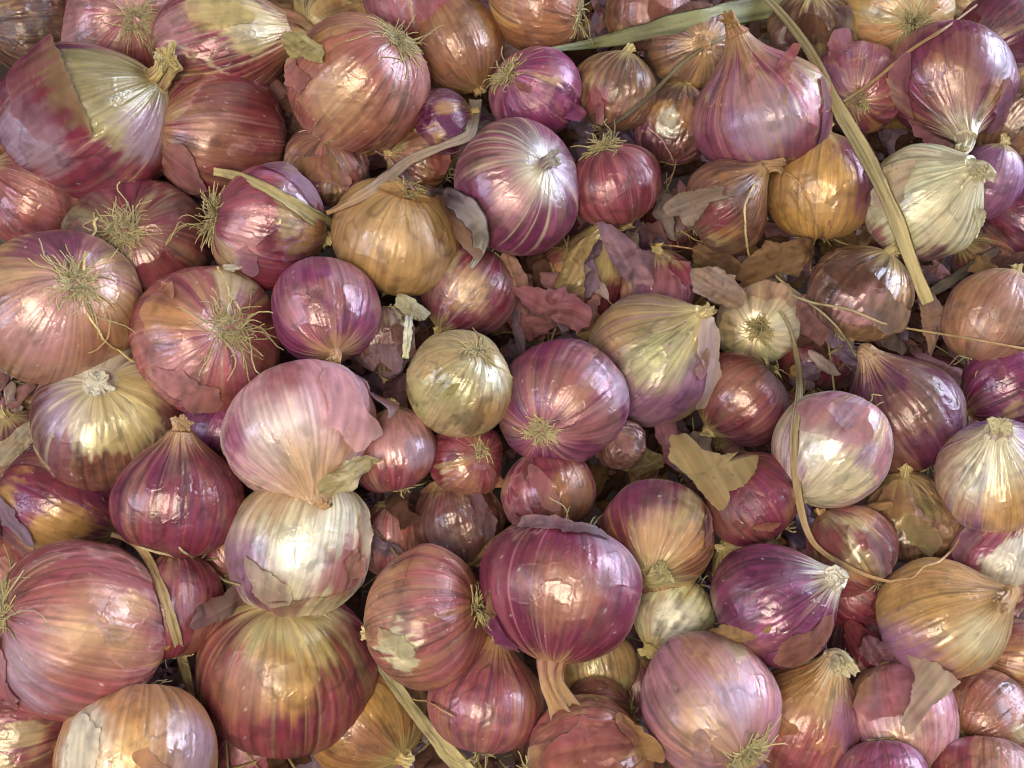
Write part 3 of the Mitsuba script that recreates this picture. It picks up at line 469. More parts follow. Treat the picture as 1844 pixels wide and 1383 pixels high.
O(1698, 1112, 106, ('ochre', 'gold', 'rose'), .3, 'golden onion with a purple lower side and a curled dry neck at its right', n=(1778, 1072), w=.4, tip=(1796, 1086, .3), rn=.14, pt=.6, neckc='tan', patch=[(-.55, .65, .6, 'lilac', .35), (.55, .35, .4, 'cream', .35)], tear=0)
O(1800, 1010, 80, ('rose', 'lilac', 'cream'), .8, 'pink skinned onion split open over its white flesh at the right edge', n=(1830, 940), w=.4, patch=[(.2, .1, .5, 'white', .06)], peel=[(-.55, -.45, .48, 1.6, -50, 210, .14, 'mauve'), (.0, .7, .35, 1.6, 20, 90, .08, 'pink')], tear=.3)
O(1280, 1272, 122, ('pink', 'mauve', 'tan'), .2, 'pale pink gold striped onion at the bottom with a root tuft at its lower right', r=(1338, 1352), w=.5, roots=100, rl=1.0, patch=[(-.1, .2, .4, 'tan', .4), (.3, -.2, .35, 'mauve', .3), (0, -.8, .4, 'copper', .3)], tear=.6)
O(1452, 1300, 102, ('rose', 'copper', 'gold'), .9, 'copper red onion with a straw shoulder and thick white cut neck, near bottom right', n=(1500, 1225), w=.45, tip=(1522, 1205, .3), rn=.2, pt=.9, c=1.0, neckc='cream', patch=[(.1, -.5, .5, 'ochre', .3), (.8, .1, .4, 'lilac', .25)], tear=.5)
O(1628, 1290, 92, ('pink', 'mauve', 'rose'), .7, 'pinkish onion with a folded translucent skin over its top, near the bottom right', n=(1640, 1400), w=.1, patch=[(-.2, .4, .3, 'tan', .3)], peel=[(-.2, -.45, .72, 1.25, 25, 150, .07, 'rose')], tear=.5)
O(1778, 1296, 80, ('copper', 'brown', 'amber'), 1.2, 'bronze brown onion with a dry root tuft, in the bottom right corner', r=(1735, 1332), roots=50, rl=.6, tear=.3)
O(1826, 1190, 72, ('copper', 'brown', 'rose'), 1.3, 'coppery onion cut by the right edge beside the golden onion', n=(1770, 1180), tear=.4)
O(1590, 1416, 82, ('rose', 'lilac', 'mauve'), .4, 'purple pink onion top cut by the bottom edge at the right', n=(1590, 1500), tear=.2)
O(1778, 1424, 88, ('crimson', 'copper', 'rose'), .5, 'crimson onion top cut by the bottom edge near the right corner', n=(1770, 1500), tear=0)
O(1060, 1376, 118, ('copper', 'rose', 'tan'), .7, 'torn copper onion at the bottom edge wrapped in crumpled pink skins', n=(1186, 1345), w=.2, tip=(1204, 1335, .1), neckc='tan', peel=[(.1, -.25, .6, 1.5, -20, 200, .14, 'rose'), (-.4, .05, .5, 1.5, 30, 150, .18, 'copper'), (.7, -.4, .35, 1.6, 30, -20, .14, 'tan'), (.2, .1, .3, 1.5, 20, 90, .2, 'pink')], tear=.7, crum=0.13)
O(1075, 1300, 75, ('copper', 'brown', 'rose'), 1.1, 'coppery brown onion with a dry root sprig behind the torn one at the bottom edge', r=(1150, 1285), w=.1, roots=24, rl=.9, tear=.3)
O(878, 1262, 106, ('rose', 'copper', 'lilac'), .8, 'pinkish copper onion with its neck pointing up, left of the bending neck', n=(893, 1160), w=.2, tip=(884, 1140, .1), rn=.18, pt=.7, neckc='tan', tear=0)
O(770, 1112, 120, ('copper', 'rose', 'amber'), .3, 'round copper onion with a torn white patch and a root tuft at its right', r=(872, 1092), w=.35, roots=60, rl=.8, patch=[(-.42, .38, .30, 'cream', .03)], tear=0, peel=[(-.42, .36, .26, 1.4, 20, 120, .02, 'cream')])
O(660, 1292, 108, ('gold', 'ochre', 'amber'), 1.25, 'golden onion behind the straw at the bottom centre', n=(720, 1360), w=.3, tear=.5, dirt=.8, patch=[(.0, .5, .4, 'copper', .3)])
O(510, 1206, 150, ('crimson', 'rose', 'olive'), .75, 'largest onion of the photo, crimson with a translucent olive gold front and straw neck', n=(507, 1095), w=.6, tip=(505, 1066, .4), rn=.16, pt=.0, neckc='straw', c=.90, patch=[(.05, -.25, .5, 'olive', .1), (.05, .12, .36, 'gold', .15), (-.45, .2, .3, 'copper', .2), (.3, -.55, .4, 'straw', .15)], tear=0)
O(536, 984, 132, ('bone', 'cream', 'pink'), .45, 'white cream onion with pink and crimson streaks, above the largest onion', n=(560, 850), w=.1, patch=[(.62, .35, .42, 'rose', .15), (-.75, .3, .55, 'lilac', .3), (.28, .2, .26, 'rose', .15), (.05, .1, .35, 'white', .2), (-.25, .75, .35, 'purple', .12), (-.2, -.7, .5, 'tan', .3)], peel=[(-.45, .42, .35, 1.5, 40, 120, .04, 'cream'), (.2, .78, .38, 1.5, 0, 90, .06, 'tan'), (.85, -.25, .38, 1.9, 75, 0, .05, 'cream')], tear=.4, c=.92)
O(540, 780, 136, ('palepink', 'pink', 'cream'), .2, 'big pale pink onion left of the centre with a translucent skin lifting at its right', n=(572, 885), w=.45, tip=(590, 902, .1), rn=.14, pt=.7, neckc='tan', patch=[(-.3, .1, .55, 'palepink', .3), (.2, .6, .5, 'tan', .4), (-.85, .0, .32, 'magenta', .15), (-.3, -.75, .4, 'rose', .3)], peel=[(.62, -.25, .60, 1.6, 65, 20, .14, 'pink'), (.88, -.55, .35, 1.9, 60, 10, .22, 'mauve')], tear=.2)
O(710, 812, 80, ('crimson', 'rose', 'pink'), 1.1, 'small onion pink above and crimson below, right of the big pale pink onion', n=(690, 720), w=.1, patch=[(.1, -.4, .7, 'pink', .2), (.6, 0, .4, 'mauve', .2)], tear=0)
O(838, 828, 72, ('crimson', 'rose', 'copper'), 1.55, 'pinkish red onion with a brown root end peeping out below the pale olive cream onion', r=(868, 812), roots=30, rl=.4, tear=.9, patch=[(.0, .6, .5, 'copper', .1)], crum=0.06)
O(824, 938, 86, ('brown', 'dull', 'crimson'), 1.65, 'dark brown crimson onion in translucent crackled skin, left of the half amber onion', n=(800, 860), w=.3, peel=[(.55, -.1, .45, 1.6, 65, -30, .06, 'mauve'), (-.2, -.65, .45, 1.7, 10, -90, .1, 'copper')], tear=.5, crum=0.07)
O(704, 968, 66, ('rose', 'pink', 'crimson'), 1.9, 'pink onion with a hanging root tuft right of the white cream onion', r=(700, 900), w=.3, roots=50, rl=.9, tear=0)
O(194, 752, 131, ('brown', 'crimson', 'cream'), 1.0, 'wide onion with cream skin above, blotched brown crimson below, and a torn white neck', n=(182, 690), w=.65, tip=(178, 690, .3), rn=.2, pt=.0, c=.8, neckc='white', patch=[(-.1, -.2, .62, 'cream', .10), (.2, -.1, .55, 'straw', .10), (-.6, -.1, .35, 'mauve', .2)], tear=.2)
O(108, 905, 104, ('crimson', 'purple', 'amber'), 1.15, 'onion half crimson and half golden at the left edge, right of a curled mauve skin', n=(215, 965), w=.1, patch=[(.0, .55, .55, 'gold', .12), (-.8, -.1, .3, 'gold', .15)], tear=0, peel=[(-.9, .45, .3, 1.8, 70, 180, .15, 'lilac')])
O(318, 900, 108, ('crimson', 'purple', 'copper'), .75, 'glossy crimson onion with a pale straw neck pointing up, left of the white cream onion', n=(325, 795), w=.22, tip=(330, 762, .1), rn=.19, pt=.6, c=.9, neckc='tan', tear=0)
O(144, 1130, 147, ('rose', 'copper', 'pink'), .1, 'huge striped pinkish onion at the lower left with a thick root tuft', r=(15, 1110), w=.35, roots=150, rl=.9, patch=[(.1, .0, .4, 'tan', .35), (-.55, .45, .4, 'mauve', .3)], peel=[(-.72, .55, .34, 1.8, 60, 170, .07, 'pink')], tear=.15)
O(308, 1095, 92, ('crimson', 'rose', 'purple'), 1.8, 'crimson onion behind the straw between the huge striped onion and the largest one', n=(300, 980), tear=0)
O(245, 1366, 131, ('ochre', 'tan', 'amber'), .9, 'golden brown onion at the bottom left with a bluish white skin patch', n=(240, 1500), w=.1, patch=[(-.6, -.15, .42, 'white', .15), (.55, -.1, .35, 'mauve', .3), (0, .0, .35, 'gold', .35)], tear=.3, peel=[(-.62, -.1, .38, 1.6, 85, 180, .03, 'white')])
O(28, 1325, 104, ('crimson', 'rose', 'brown'), 1.4, 'crimson onion in the bottom left corner with a sprig of dry roots', r=(102, 1318), w=.2, roots=28, rl=.9, tear=.2)
O(446, 1342, 96, ('rose', 'crimson', 'pink'), 1.7, 'pink crimson onion under the largest one at the bottom', n=(390, 1420), tear=.3, patch=[(.0, -.2, .4, 'pink', .2)])
O(14, 1022, 84, ('rose', 'crimson', 'amber'), 1.5, 'reddish onion at the left edge behind the huge striped one', n=(-50, 960), tear=.3)
O(50, 818, 82, ('crimson', 'dull', 'purple'), 1.75, 'dark crimson onion at the left edge behind the half golden one', n=(10, 750), tear=.3)
O(30, 720, 66, ('tan', 'brown', 'ochre'), 1.9, 'tan onion at the left edge in the gap under the large coppery pink one', n=(-10, 690), tear=.7, peel=[(-.2, -.3, .5, 1.4, 20, 200, .15, 'brown')])
O(398, 772, 72, ('purple', 'magenta', 'lilac'), 1.5, 'small purple pink onion squeezed between the cream blotched onion and the big pale pink one', n=(430, 700), tear=0)
O(418, 1010, 70, ('rose', 'brown', 'pink'), 2.0, 'pink brown onion with a yellow root brush left of the white cream onion', r=(425, 1035), w=.6, roots=50, rl=.9, tear=.4)
O(1150, 1235, 60, ('rose', 'pink', 'crimson'), 1.9, 'small pink onion left of the pale pink gold one at the bottom', n=(1150, 1180), roots=0, tear=.3)
O(1618, 22, 84, ('gold', 'cream', 'straw'), 1.0, 'pale gold onion at the top right edge with a spread of whitish rootlets', r=(1648, 42), roots=90, rl=1.1, tear=.7)
O(1470, 62, 78, ('dull', 'brown', 'bark'), 1.9, 'dark brown onion in torn skins between the two straws at the top', n=(1470, 0), w=.4, peel=[(.1, .1, .6, 1.4, 40, 60, .15, 'dull'), (.6, -.3, .4, 1.5, 70, 0, .15, 'mauve')], crum=0.15)
O(1248, 85, 76, ('brown', 'tan', 'dull'), 1.6, 'brown onion below the green leaf blade with its dry neck end facing out', n=(1262, 84), w=.9, tip=(1264, 82, .2), rn=.26, neckc='tan', tear=.4)
O(1168, 22, 72, ('copper', 'brown', 'rose'), 1.8, 'copper brown onion at the top edge above the green leaf blade', n=(1170, -60), tear=.5, peel=[(.3, .1, .4, 1.3, 30, 60, .12, 'brown')])
O(1806, 62, 74, ('purple', 'dull', 'crimson'), 1.4, 'dark purple onion in the top right corner', n=(1760, 90), tear=.3)
O(1832, 205, 76, ('brown', 'tan', 'dull'), 1.5, 'brown onion cut by the right edge beside the purple copper one', n=(1790, 270), tear=.6)
O(1212, 225, 70, ('dull', 'purple', 'pink'), 1.9, 'dark onion showing a whitish torn patch in the gap left of the upright neck', n=(1230, 140), patch=[(-.1, -.1, .3, 'white', .1)], peel=[(-.1, -.1, .3, 1.3, 20, 40, .14, 'cream')], tear=.4, crum=0.12)
O(1846, 400, 72, ('deep', 'purple', 'crimson'), 1.3, 'dark purple onion cut by the right edge right of the mauve one', n=(1780, 350), tear=0)
O(1790, 470, 64, ('brown', 'rose', 'dull'), 1.9, 'reddish brown onion behind the broken stalk at the right', n=(1740, 440), tear=.5)
O(1750, 8, 66, ('tan', 'mauve', 'brown'), 1.7, 'pale tan onion at the top edge near the right corner', r=(1790, 30), roots=30, tear=.8, crum=0.12)
O(1575, 1160, 76, ('deep', 'crimson', 'purple'), 1.8, 'dark crimson onion with a torn edge, left of the golden curled neck onion', n=(1540, 1100), peel=[(.4, -.3, .5, 1.5, 70, 0, .14, 'rose')], tear=.3)
O(1822, 1098, 62, ('lilac', 'tan', 'rose'), 1.6, 'small lilac and tan onion at the right edge beside the curled dry neck', n=(1844, 1050), tear=.6)
O(2, 215, 58, ('ochre', 'brown', 'gold'), 1.5, 'golden brown onion at the left edge beside the large torn onion', n=(-40, 180), tear=.3)
O(1395, 452, 62, ('brown', 'tan', 'dull'), 2.2, 'brown onion in shiny flaking skin under the golden and the dark brown onions', n=(1400, 380), peel=[(.1, .0, .5, 1.5, -30, 60, .15, 'tan')], tear=.6, crum=0.14)
O(1345, 1010, 66, ('brown', 'olive', 'tan'), 2.1, 'brown papery onion below the crimson onion with the olive sheet', n=(1300, 980), peel=[(0, -.1, .6, 1.7, -10, 90, .12, 'tan')], tear=.7, crum=0.14)
O(968, 560, 66, ('crimson', 'rose', 'dull'), 1.8, 'crimson onion in crumpled skins above the round purple pink one', n=(980, 480), peel=[(.0, -.2, .6, 1.4, 30, 30, .2, 'rose'), (.1, .4, .5, 1.5, 0, 120, .18, 'brown')], tear=.6, crum=0.16)
O(480, 180, 70, ('purple', 'crimson', 'deep'), 1.7, 'dark purple onion in the gap below the sideways crimson one', n=(520, 240), tear=.3)
O(1420, 760, 60, ('purple', 'dull', 'crimson'), 2.0, 'dark purple onion in the gap left of the pale pink and white onion', n=(1400, 700), tear=.3)
O(1700, 1260, 56, ('dull', 'brown', 'tan'), 2.1, 'dull onion in the gap between the golden and the bronze brown onions', n=(1700, 1200), tear=.5)
O(1115, 800, 50, ('dull', 'brown', 'pink'), 2.3, 'dull onion with a whitish torn skin beside the dark hole at the centre', n=(1090, 770), peel=[(0, -.2, .6, 1.4, 40, 60, .2, 'pink')], tear=.5, crum=0.14)

solve()
# bulbs deeper in the heap that show only through gaps
_rg = np.random.default_rng(21)
for gy in range(11):
    for gx in range(14):
        x = -40 + 150 * gx + 75 * (gy % 2) + _rg.uniform(-25, 25); y = -30 + 148 * gy + _rg.uniform(-25, 25)
        if x > 1900 or y > 1440: continue
        vis = 0
        for k in range(160):
            a, b = x + _rg.uniform(-75, 75), y + _rg.uniform(-75, 75)
            if 0 <= a < 1844 and 0 <= b < 1383 and math.hypot(a - x, b - y) < 72 and top(a, b)[0] < -.062: vis += 1
        if vis < 10 or math.hypot(x - 1160, y - 785) < 110: continue
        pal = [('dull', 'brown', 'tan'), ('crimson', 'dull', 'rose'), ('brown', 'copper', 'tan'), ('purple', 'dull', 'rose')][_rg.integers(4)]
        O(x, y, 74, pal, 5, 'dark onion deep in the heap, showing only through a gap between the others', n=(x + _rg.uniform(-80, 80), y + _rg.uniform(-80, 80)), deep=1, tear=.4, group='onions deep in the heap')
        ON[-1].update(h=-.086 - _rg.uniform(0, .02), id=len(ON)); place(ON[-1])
fl = 3.0
scene['ground'] = mikit.ply((np.array([[-fl, -fl, -.19], [fl, -fl, -.19], [fl, fl, -.19], [-fl, fl, -.19]]), np.array([[0, 1, 2], [0, 2, 3]])), 'm_floor')
labels['ground'] = {'label': 'dark ground under the heap of onions', 'category': 'ground', 'kind': 'structure'}
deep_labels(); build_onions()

# ------------------------------------------------------------------ straw, leaves, stalks
blade('green_leaf', [(985, 90), (1080, 76), (1200, 48), (1330, 22), (1520, -22)], [8, 26, 40, 52, 60], 'leafgreen', 'broad flat grey green leaf blade lying across the top of the photo', 'leaf', .004, .10, c2='leafgreen', seed=1)
blade('straw', [(1372, -12), (1450, 80), (1510, 195), (1562, 285), (1610, 385), (1645, 480), (1672, 545)], [11, 17, 22, 26, 26, 26, 20], 'root', 'long olive yellow straw slanting down the upper right of the photo', 'straw', .004, .2, c2='straw', seed=2, sm=5)
blade('straw', [(385, 309), (430, 318), (475, 336), (520, 362), (560, 388), (588, 410), (580, 455)], [14, 18, 20, 20, 24, 34, 14], 'straw', 'yellow curling leaf strip over the crimson pink onion', 'straw', .004, .3, c2='root', seed=3)
blade('straw', [(588, 384), (640, 358), (700, 318), (740, 288), (800, 262), (846, 240), (856, 180)], [8, 20, 22, 18, 14, 22, 26], 'tan', 'grey brown leaf strip rising from the golden brown onion towards the top', 'straw', .006, .3, c2='grey', seed=4)
blade('straw', [(1404, 560), (1425, 600), (1440, 690), (1430, 790), (1436, 880), (1460, 970), (1520, 1018), (1606, 1048)], [5, 9, 12, 15, 16, 12, 9, 5], 'root', 'thin bent green brown straw curving down left of the pale pink onion at the right', 'straw', .004, .25, c2='tan', seed=5)
blade('straw', [(200, 963), (250, 985), (285, 1045), (310, 1120), (332, 1200), (350, 1275)], [8, 14, 16, 17, 18, 8], 'tan', 'narrow straw hanging down the right side of the huge striped onion', 'straw', .003, .25, c2='root', seed=6)
blade('straw', [(664, 1176), (705, 1225), (745, 1280), (790, 1335), (850, 1400)], [12, 20, 24, 30, 34], 'root', 'thick straw slanting to the bottom edge below the round copper onion', 'straw', .004, .2, c2='straw', seed=7)
blade('onion_skin', [(770, 345), (815, 358), (848, 385), (866, 425), (862, 455), (848, 482)], [10, 34, 44, 36, 22, 6], 'mauve', 'silvery curl of skin lifting off the right side of the golden brown onion', 'onion skin', .007, .5, c2='white', seed=12, mat='m_paper')
blade('dry_twig', [(1760, 8), (1700, 52), (1640, 90), (1570, 148), (1480, 205)], [3, 5, 6, 5, 2], 'tan', 'dark thin twig crossing behind the long straw at the top right', 'twig', .004, .2, seed=8)
blade('dry_twig', [(1385, 2), (1330, 50), (1245, 100), (1150, 190), (1060, 250)], [4, 7, 8, 8, 6], 'root', 'thin brown grass stem hanging under the green leaf blade', 'twig', .005, .2, c2='bark', seed=9)
blade('broken_stalk', [(1678, 526), (1720, 500), (1762, 472), (1800, 448)], [16, 18, 16, 14], 'grey', 'short broken grey stalk branching from the end of the long straw', 'stalk', .006, .3, c2='bark', seed=10)
flake(1690, 575, 60, 1, 70, 'mauve', 'pinkish brown leaf sheath at the end of the long straw', 31, h=-.008, bend=.8, crump=.25, c2='tan', poly=[(1655, 520), (1682, 530), (1700, 560), (1716, 585), (1690, 600), (1680, 645), (1668, 600), (1660, 560)])
strand('grass_stem', [(1425, 530), (1500, 552), (1600, 582), (1700, 600), (1850, 628)], .0009, 'root', 'thin grass stem running to the right edge below the bronze onion with the fine wrinkles', 'grass stem', .004, 1, c2='tan')
strand('rootlet', [(1400, 292), (1362, 330), (1338, 390), (1345, 440), (1362, 475)], .0008, 'straw', 'looped pale rootlet hanging over the dark brown onion with the fibrous neck', 'rootlet', .003, 2)
strand('rootlet', [(1412, 312), (1450, 350), (1462, 400), (1460, 490)], .0006, 'ochre', 'thin brown fibre hanging over the golden onion with the purple side', 'rootlet', .002, 3)
strand('rootlet', [(1225, 415), (1270, 440), (1330, 478)], .0006, 'tan', 'short fibre across the dark gap left of the golden onion', 'rootlet', .003, 4)
strand('rootlet', [(1172, 440), (1240, 446), (1330, 482)], .0007, 'tan', 'brown fibre over the torn mauve skin above the olive yellow onion', 'rootlet', .004, 5)
strand('rootlet', [(1735, 960), (1700, 1000), (1655, 1030), (1606, 1048)], .0008, 'tan', 'thin fibre reaching from the tip of the bent straw over the golden onion', 'rootlet', .003, 6)
strand('rootlet', [(676, 272), (702, 288), (722, 312), (745, 342)], .0009, 'pink', 'pale rootlet beside the grey brown leaf strip above the golden brown onion', 'rootlet', .004, 7)
strand('rootlet', [(1165, 232), (1195, 255), (1215, 295), (1195, 330)], .0007, 'pink', 'pale rootlet hanging from the mat of green rootlets', 'rootlet', .004, 8)
strand('rootlet', [(390, 482), (412, 520), (432, 565)], .0008, 'straw', 'straight rootlet standing above the large onion with the long green root tuft', 'rootlet', .004, 9)
strand('rootlet', [(178, 392), (162, 430), (150, 485)], .0010, 'straw', 'stiff pale rootlet above the large coppery pink onion at the left edge', 'rootlet', .005, 10)
strand('rootlet', [(158, 565), (185, 605), (242, 652)], .0008, 'straw', 'long loose rootlet crossing the right side of the large coppery pink onion', 'rootlet', .002, 11)
strand('rootlet', [(172, 520), (195, 570), (198, 595), (158, 636)], .0006, 'tan', 'bent loose rootlet on the large coppery pink onion at the left edge', 'rootlet', .002, 12)
strand('rootlet', [(250, 985), (300, 1000), (345, 1012), (376, 990)], .0009, 'root', 'yellowish rootlet below the glossy crimson onion at the left', 'rootlet', .003, 13)
strand('rootlet', [(322, 985), (355, 1010), (395, 1040), (430, 1055)], .0008, 'root', 'yellowish rootlet leading to the yellow root brush', 'rootlet', .004, 14)
strand('rootlet', [(820, 1290), (790, 1275), (730, 1255)], .0006, 'tan', 'fine fibre crossing under the thick straw at the bottom', 'rootlet', .003, 15)
strand('rootlet', [(58, 982), (62, 1010), (56, 1045)], .0012, 'root', 'short stiff straw bit on the upper left of the huge striped onion', 'rootlet', .003, 16)
strand('grass_stem', [(1395, 500), (1440, 530), (1500, 575), (1540, 640)], .0009, 'root', 'curved dry leaf fibre left of the dull brown torn onion', 'grass stem', .005, 17)

# ------------------------------------------------------------------ loose flakes of skin
flake(1245, 370, 70, 1, -20, 'grey', 'curled grey brown skin flake left of the dark brown onion with the fibrous neck', 1, lift=.012, hat=(1262, 372), bend=.8, crump=.12, c2='tan', poly=[(1186, 374), (1213, 350), (1258, 340), (1300, 341), (1330, 352), (1300, 354), (1276, 364), (1264, 384), (1246, 407), (1226, 404), (1222, 387), (1200, 392)])
flake(1140, 455, 62, 1.3, 70, 'mauve', 'crumpled mauve skin in the gap left of the dark brown onion', 2, lift=.008, crump=.3, bend=.6, c2='lilac')
flake(1270, 505, 40, 1.7, 60, 'straw', 'straw yellow flake of skin right of the torn pink cap', 3, lift=.008, bend=.3)
flake(1285, 850, 80, 1, 60, 'olive', 'large olive sheet of loose skin standing before the crimson onion right of the centre', 4, lift=.010, hat=(1335, 850), bend=.35, crump=.16, tilt=(.1, -.4), c2='tan', poly=[(1205, 770), (1240, 772), (1265, 805), (1300, 812), (1312, 824), (1330, 805), (1374, 800), (1364, 835), (1338, 872), (1312, 885), (1310, 905), (1292, 922), (1272, 895), (1240, 855), (1210, 825)])
flake(1318, 1148, 44, 2.1, -15, 'tan', 'beige curl of skin at the lower left of the white necked deep purple onion', 5, lift=.006, bend=1.6)
flake(576, 1110, 20, 1.4, 15, 'white', 'small white flake of skin on the upper right of the largest onion', 6, lift=.002, bend=.3)
flake(296, 1148, 26, 1.5, 75, 'gold', 'small amber flake of skin stuck right of the huge striped onion', 7, lift=.002, bend=.3)
flake(24, 800, 34, 1.6, -50, 'white', 'whitish torn flake of skin at the left edge above the half golden onion', 8, lift=.008, bend=.8, c2='tan')
flake(18, 935, 38, 2.2, 50, 'mauve', 'curled mauve skin at the left edge of the half golden onion', 9, lift=.005, bend=1.4)
flake(626, 858, 46, 1.4, -20, 'straw', 'lump of dry yellow skin at the lower right of the big pale pink onion', 10, lift=.012, bend=1.0, crump=.5, c2='cream')
flake(742, 554, 26, 1.2, 40, 'white', 'small pale tuft of dry skin above the pale olive cream onion', 11, h=-.004, bend=.7, crump=.5, c2='palegreen')
blade('dry_stub', [(737, 555), (735, 590), (730, 645)], [15, 16, 13], 'white', 'short pale greenish stub of stem hanging above the pale olive cream onion', 'stem', .022, .2, c2='palegreen', seed=21)
flake(836, 1366, 44, 1.5, 60, 'straw', 'torn straw coloured skin at the lower end of the thick straw', 12, lift=.006, bend=.6, crump=.3)
flake(1655, 635, 46, 1, 55, 'mauve', 'shiny bluish flake of skin on the upper edge of the glossy deep purple onion', 13, lift=.005, bend=.5, crump=.1, c2='lilac', poly=[(1618, 596), (1650, 606), (1682, 640), (1694, 662), (1664, 662), (1636, 646), (1628, 622)])
flake(1590, 632, 46, 1.4, 20, 'brown', 'torn brown skin above the neck of the glossy deep purple onion', 14, lift=.010, bend=.6, crump=.3)
flake(1424, 500, 34, 1.1, 0, 'tan', 'small ragged tan flake of skin above the pale onion with the green root mat', 15, lift=.010, bend=.3)
flake(960, 575, 52, 1.4, 0, 'rose', 'crumpled crimson skin in the gap above the round purple pink onion', 16, lift=.006, bend=.5, crump=.4, c2='pink')
flake(400, 1092, 58, 2.0, -28, 'grey', 'folded beige skin at the upper left of the largest onion', 17, lift=.006, bend=1.1, c2='rose')
flake(1560, 914, 22, 2.4, -8, 'tan', 'shiny rolled tan skin below the pale pink onion with the white lower half', 18, lift=.012, bend=2.2)
flake(1130, 770, 40, 1.3, -40, 'pink', 'whitish pink crumpled skin at the edge of the dark hole at the centre', 19, h=-.035, lift=.002, bend=.5, crump=.5, c2='white')
flake(1150, 835, 46, 1.5, -10, 'olive', 'shredded olive skin below the dark hole at the centre', 20, h=-.040, lift=.004, bend=.5, crump=.6, c2='brown')
flake(990, 548, 62, 1.3, 20, 'pink', 'crumpled pink sheet of skin above the round purple pink onion', 60, h=-0.008, bend=.8, crump=.5, c2='rose')
flake(930, 500, 40, 1.5, 70, 'tan', 'pale tan skin between the purple rayed onion and the crimson blemished one', 61, h=-0.014, bend=.8, crump=.5, c2='pink')
flake(1035, 470, 44, 1.6, -60, 'straw', 'straw coloured skin at the left of the tall olive neck', 62, h=-0.01, bend=.8, crump=.5, c2='tan')
flake(1130, 470, 60, 1.3, 60, 'mauve', 'large mauve sheet of skin right of the tall olive neck', 63, h=-0.002, bend=.8, crump=.5, c2='pink')
flake(1405, 465, 58, 1.5, -20, 'tan', 'shiny tan sheet of skin below the golden onion with the purple side', 64, h=-0.012, bend=.8, crump=.5, c2='brown')
flake(1300, 520, 46, 1.4, 30, 'palepink', 'pale pinkish skin above the onion with the green root mat', 65, h=-0.006, bend=.8, crump=.5, c2='tan')
flake(1465, 570, 48, 1.4, 50, 'pink', 'torn pinkish skin right of the pale onion with the green root mat', 66, h=-0.012, bend=.8, crump=.5, c2='brown')
flake(1600, 560, 44, 1.5, 80, 'tan', 'crumpled tan skin left of the leaf sheath', 67, h=-0.01, bend=.8, crump=.5, c2='mauve')
flake(690, 660, 44, 1.4, 40, 'pink', 'crumpled pinkish skin left of the pale olive cream onion', 68, h=-0.012, bend=.8, crump=.5, c2='mauve')
flake(1180, 185, 40, 1.4, 20, 'palepink', 'whitish torn skin in the dark gap left of the upright neck', 69, h=-0.01, bend=.8, crump=.5, c2='tan')
flake(870, 870, 40, 1.7, 20, 'tan', 'thin tan skin above the dark brown crimson onion', 70, h=-0.014, bend=.8, crump=.5, c2='rose')
flake(1590, 1190, 40, 1.5, 60, 'mauve', 'mauve skin right of the thick white cut neck', 71, h=-0.006, bend=.8, crump=.5, c2='rose')
flake(1208, 800, 46, 1.5, 70, 'mauve', 'striped mauve skin hanging left of the olive sheet of loose skin', 41, h=-.035, bend=.9, crump=.4, c2='rose')
flake(655, 735, 40, 1.6, 20, 'mauve', 'mauve crumpled skin right of the big pale pink onion', 42, h=-.03, bend=.9, crump=.5, c2='brown')
flake(1290, 470, 40, 1.6, 30, 'brown', 'shiny brown crumpled skin below the dark brown onion with the fibrous neck', 43, h=-.03, bend=.8, crump=.5, c2='tan')
flake(520, 205, 44, 1.5, 60, 'pink', 'crumpled pinkish skin in the gap left of the copper orange onion', 44, h=-.03, bend=.8, crump=.5, c2='brown')
flake(880, 1060, 30, 1.9, 80, 'brown', 'torn brown skin above the root tuft of the round copper onion', 45, bend=.8, crump=.4, c2='tan')
flake(1400, 985, 46, 1.7, 70, 'rose', 'torn pinkish brown skin left of the lower end of the bent straw', 46, h=-.02, bend=.8, crump=.4, c2='tan')
flake(1668, 1240, 60, 1, -50, 'pink', 'pale folded edge of skin over the pinkish onion near the bottom right', 47, hat=(1640, 1260), lift=.008, bend=.5, crump=.12, c2='cream', poly=[(1640, 1172), (1690, 1200), (1722, 1226), (1700, 1250), (1672, 1270), (1640, 1312), (1620, 1304), (1640, 1262), (1652, 1220)])
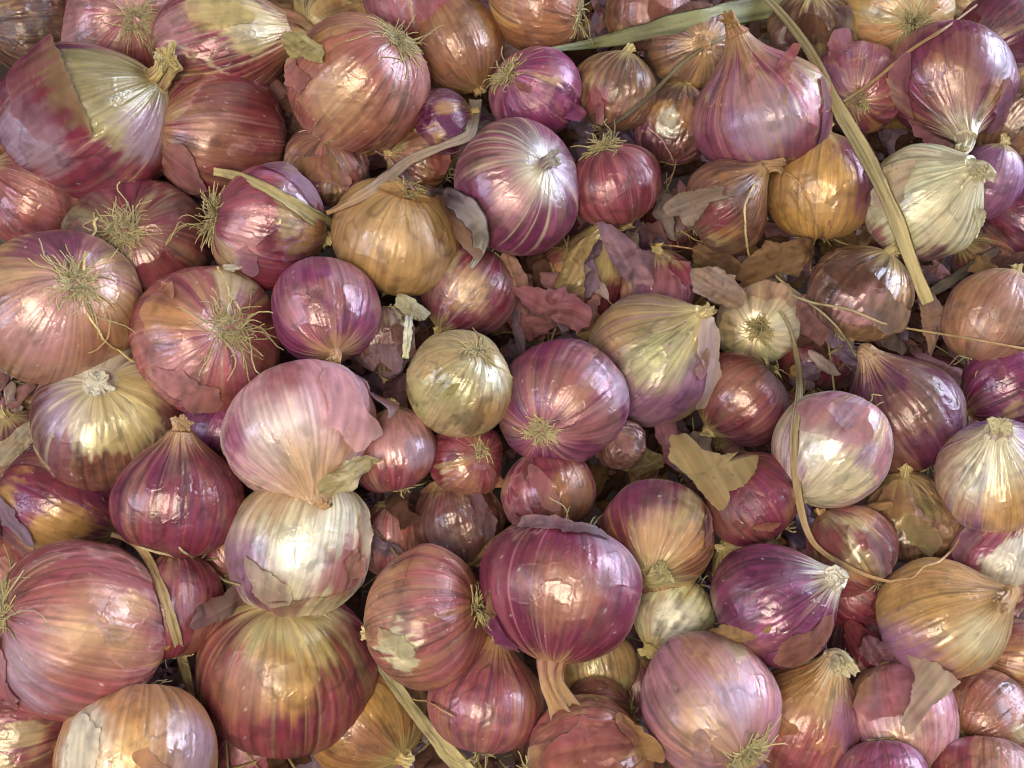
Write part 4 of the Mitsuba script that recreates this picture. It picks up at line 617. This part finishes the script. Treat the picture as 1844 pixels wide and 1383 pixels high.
flake(1560, 1170, 40, 1.6, 60, 'rose', 'dull red torn skin left of the golden onion with the curled neck', 21, lift=.008, bend=.8, crump=.3)
flake(418, 480, 15, 1.5, -10, 'white', 'tiny white flake of skin under the crimson pink onion with the white root tuft', 22, lift=.006, bend=.3)
flake(930, 585, 28, 2.4, 80, 'mauve', 'narrow greyish skin left of the round purple pink onion', 23, lift=.010, bend=1.2)
flake(548, 84, 42, 1.3, 40, 'straw', 'dry yellow crumpled skin at the neck of the sideways crimson onion', 24, lift=.014, bend=.8, crump=.45, c2='olive')

# litter of dry skins and rootlets in the gaps: nobody could count it
_rg = np.random.default_rng(77); parts = []; _all = [c for c in ('brown', 'brown', 'dull', 'mauve', 'pink', 'pink', 'palepink', 'mauve', 'tan', 'brown')]
n_ = 0
for k in range(14000):
    x, y = _rg.uniform(-20, 1864), _rg.uniform(-20, 1403); h, who = top(x, y, floor=-.125)
    if h > (-.022 if k % 2 else -.045) or (who and (who['L'] < 1.35 or (not who['deep'] and _rg.random() > .45))) or math.hypot(x - 1172, y - 792) < 26: continue
    n_ += 1
    if n_ > 720: break
    if _rg.random() < .60: parts.append(sheet(x, y, _rg.uniform(18, 58), _rg.uniform(.8, 2.0), _rg.uniform(0, 360), _all[_rg.integers(len(_all))], 300 + k, lift=_rg.uniform(.002, .014), bend=_rg.uniform(.2, 1.4), crump=_rg.uniform(.3, .85), tilt=_rg.normal(size=2) * .55, m=9, n=40))
    else:
        p = at(x, y, h + .004); d = unit(_rg.normal(size=3) * [1, 1, .35]); s = np.linspace(-.5, .5, 8)[:, None]; ln = _rg.uniform(.010, .034)
        parts.append(tube(p + d * ln * s + np.cross(d, _rg.normal(size=3)) * ln * .3 * s**2, _rg.uniform(.00025, .0006), 4, C['root'] * .9, C['straw']))
V, F, K, U = cat(parts); put('skin_litter', V, F, 'm_paper', K, U)
labels['skin_litter'] = {'label': 'litter of dry skins and rootlets in the gaps of the heap', 'category': 'onion skin', 'kind': 'stuff'}
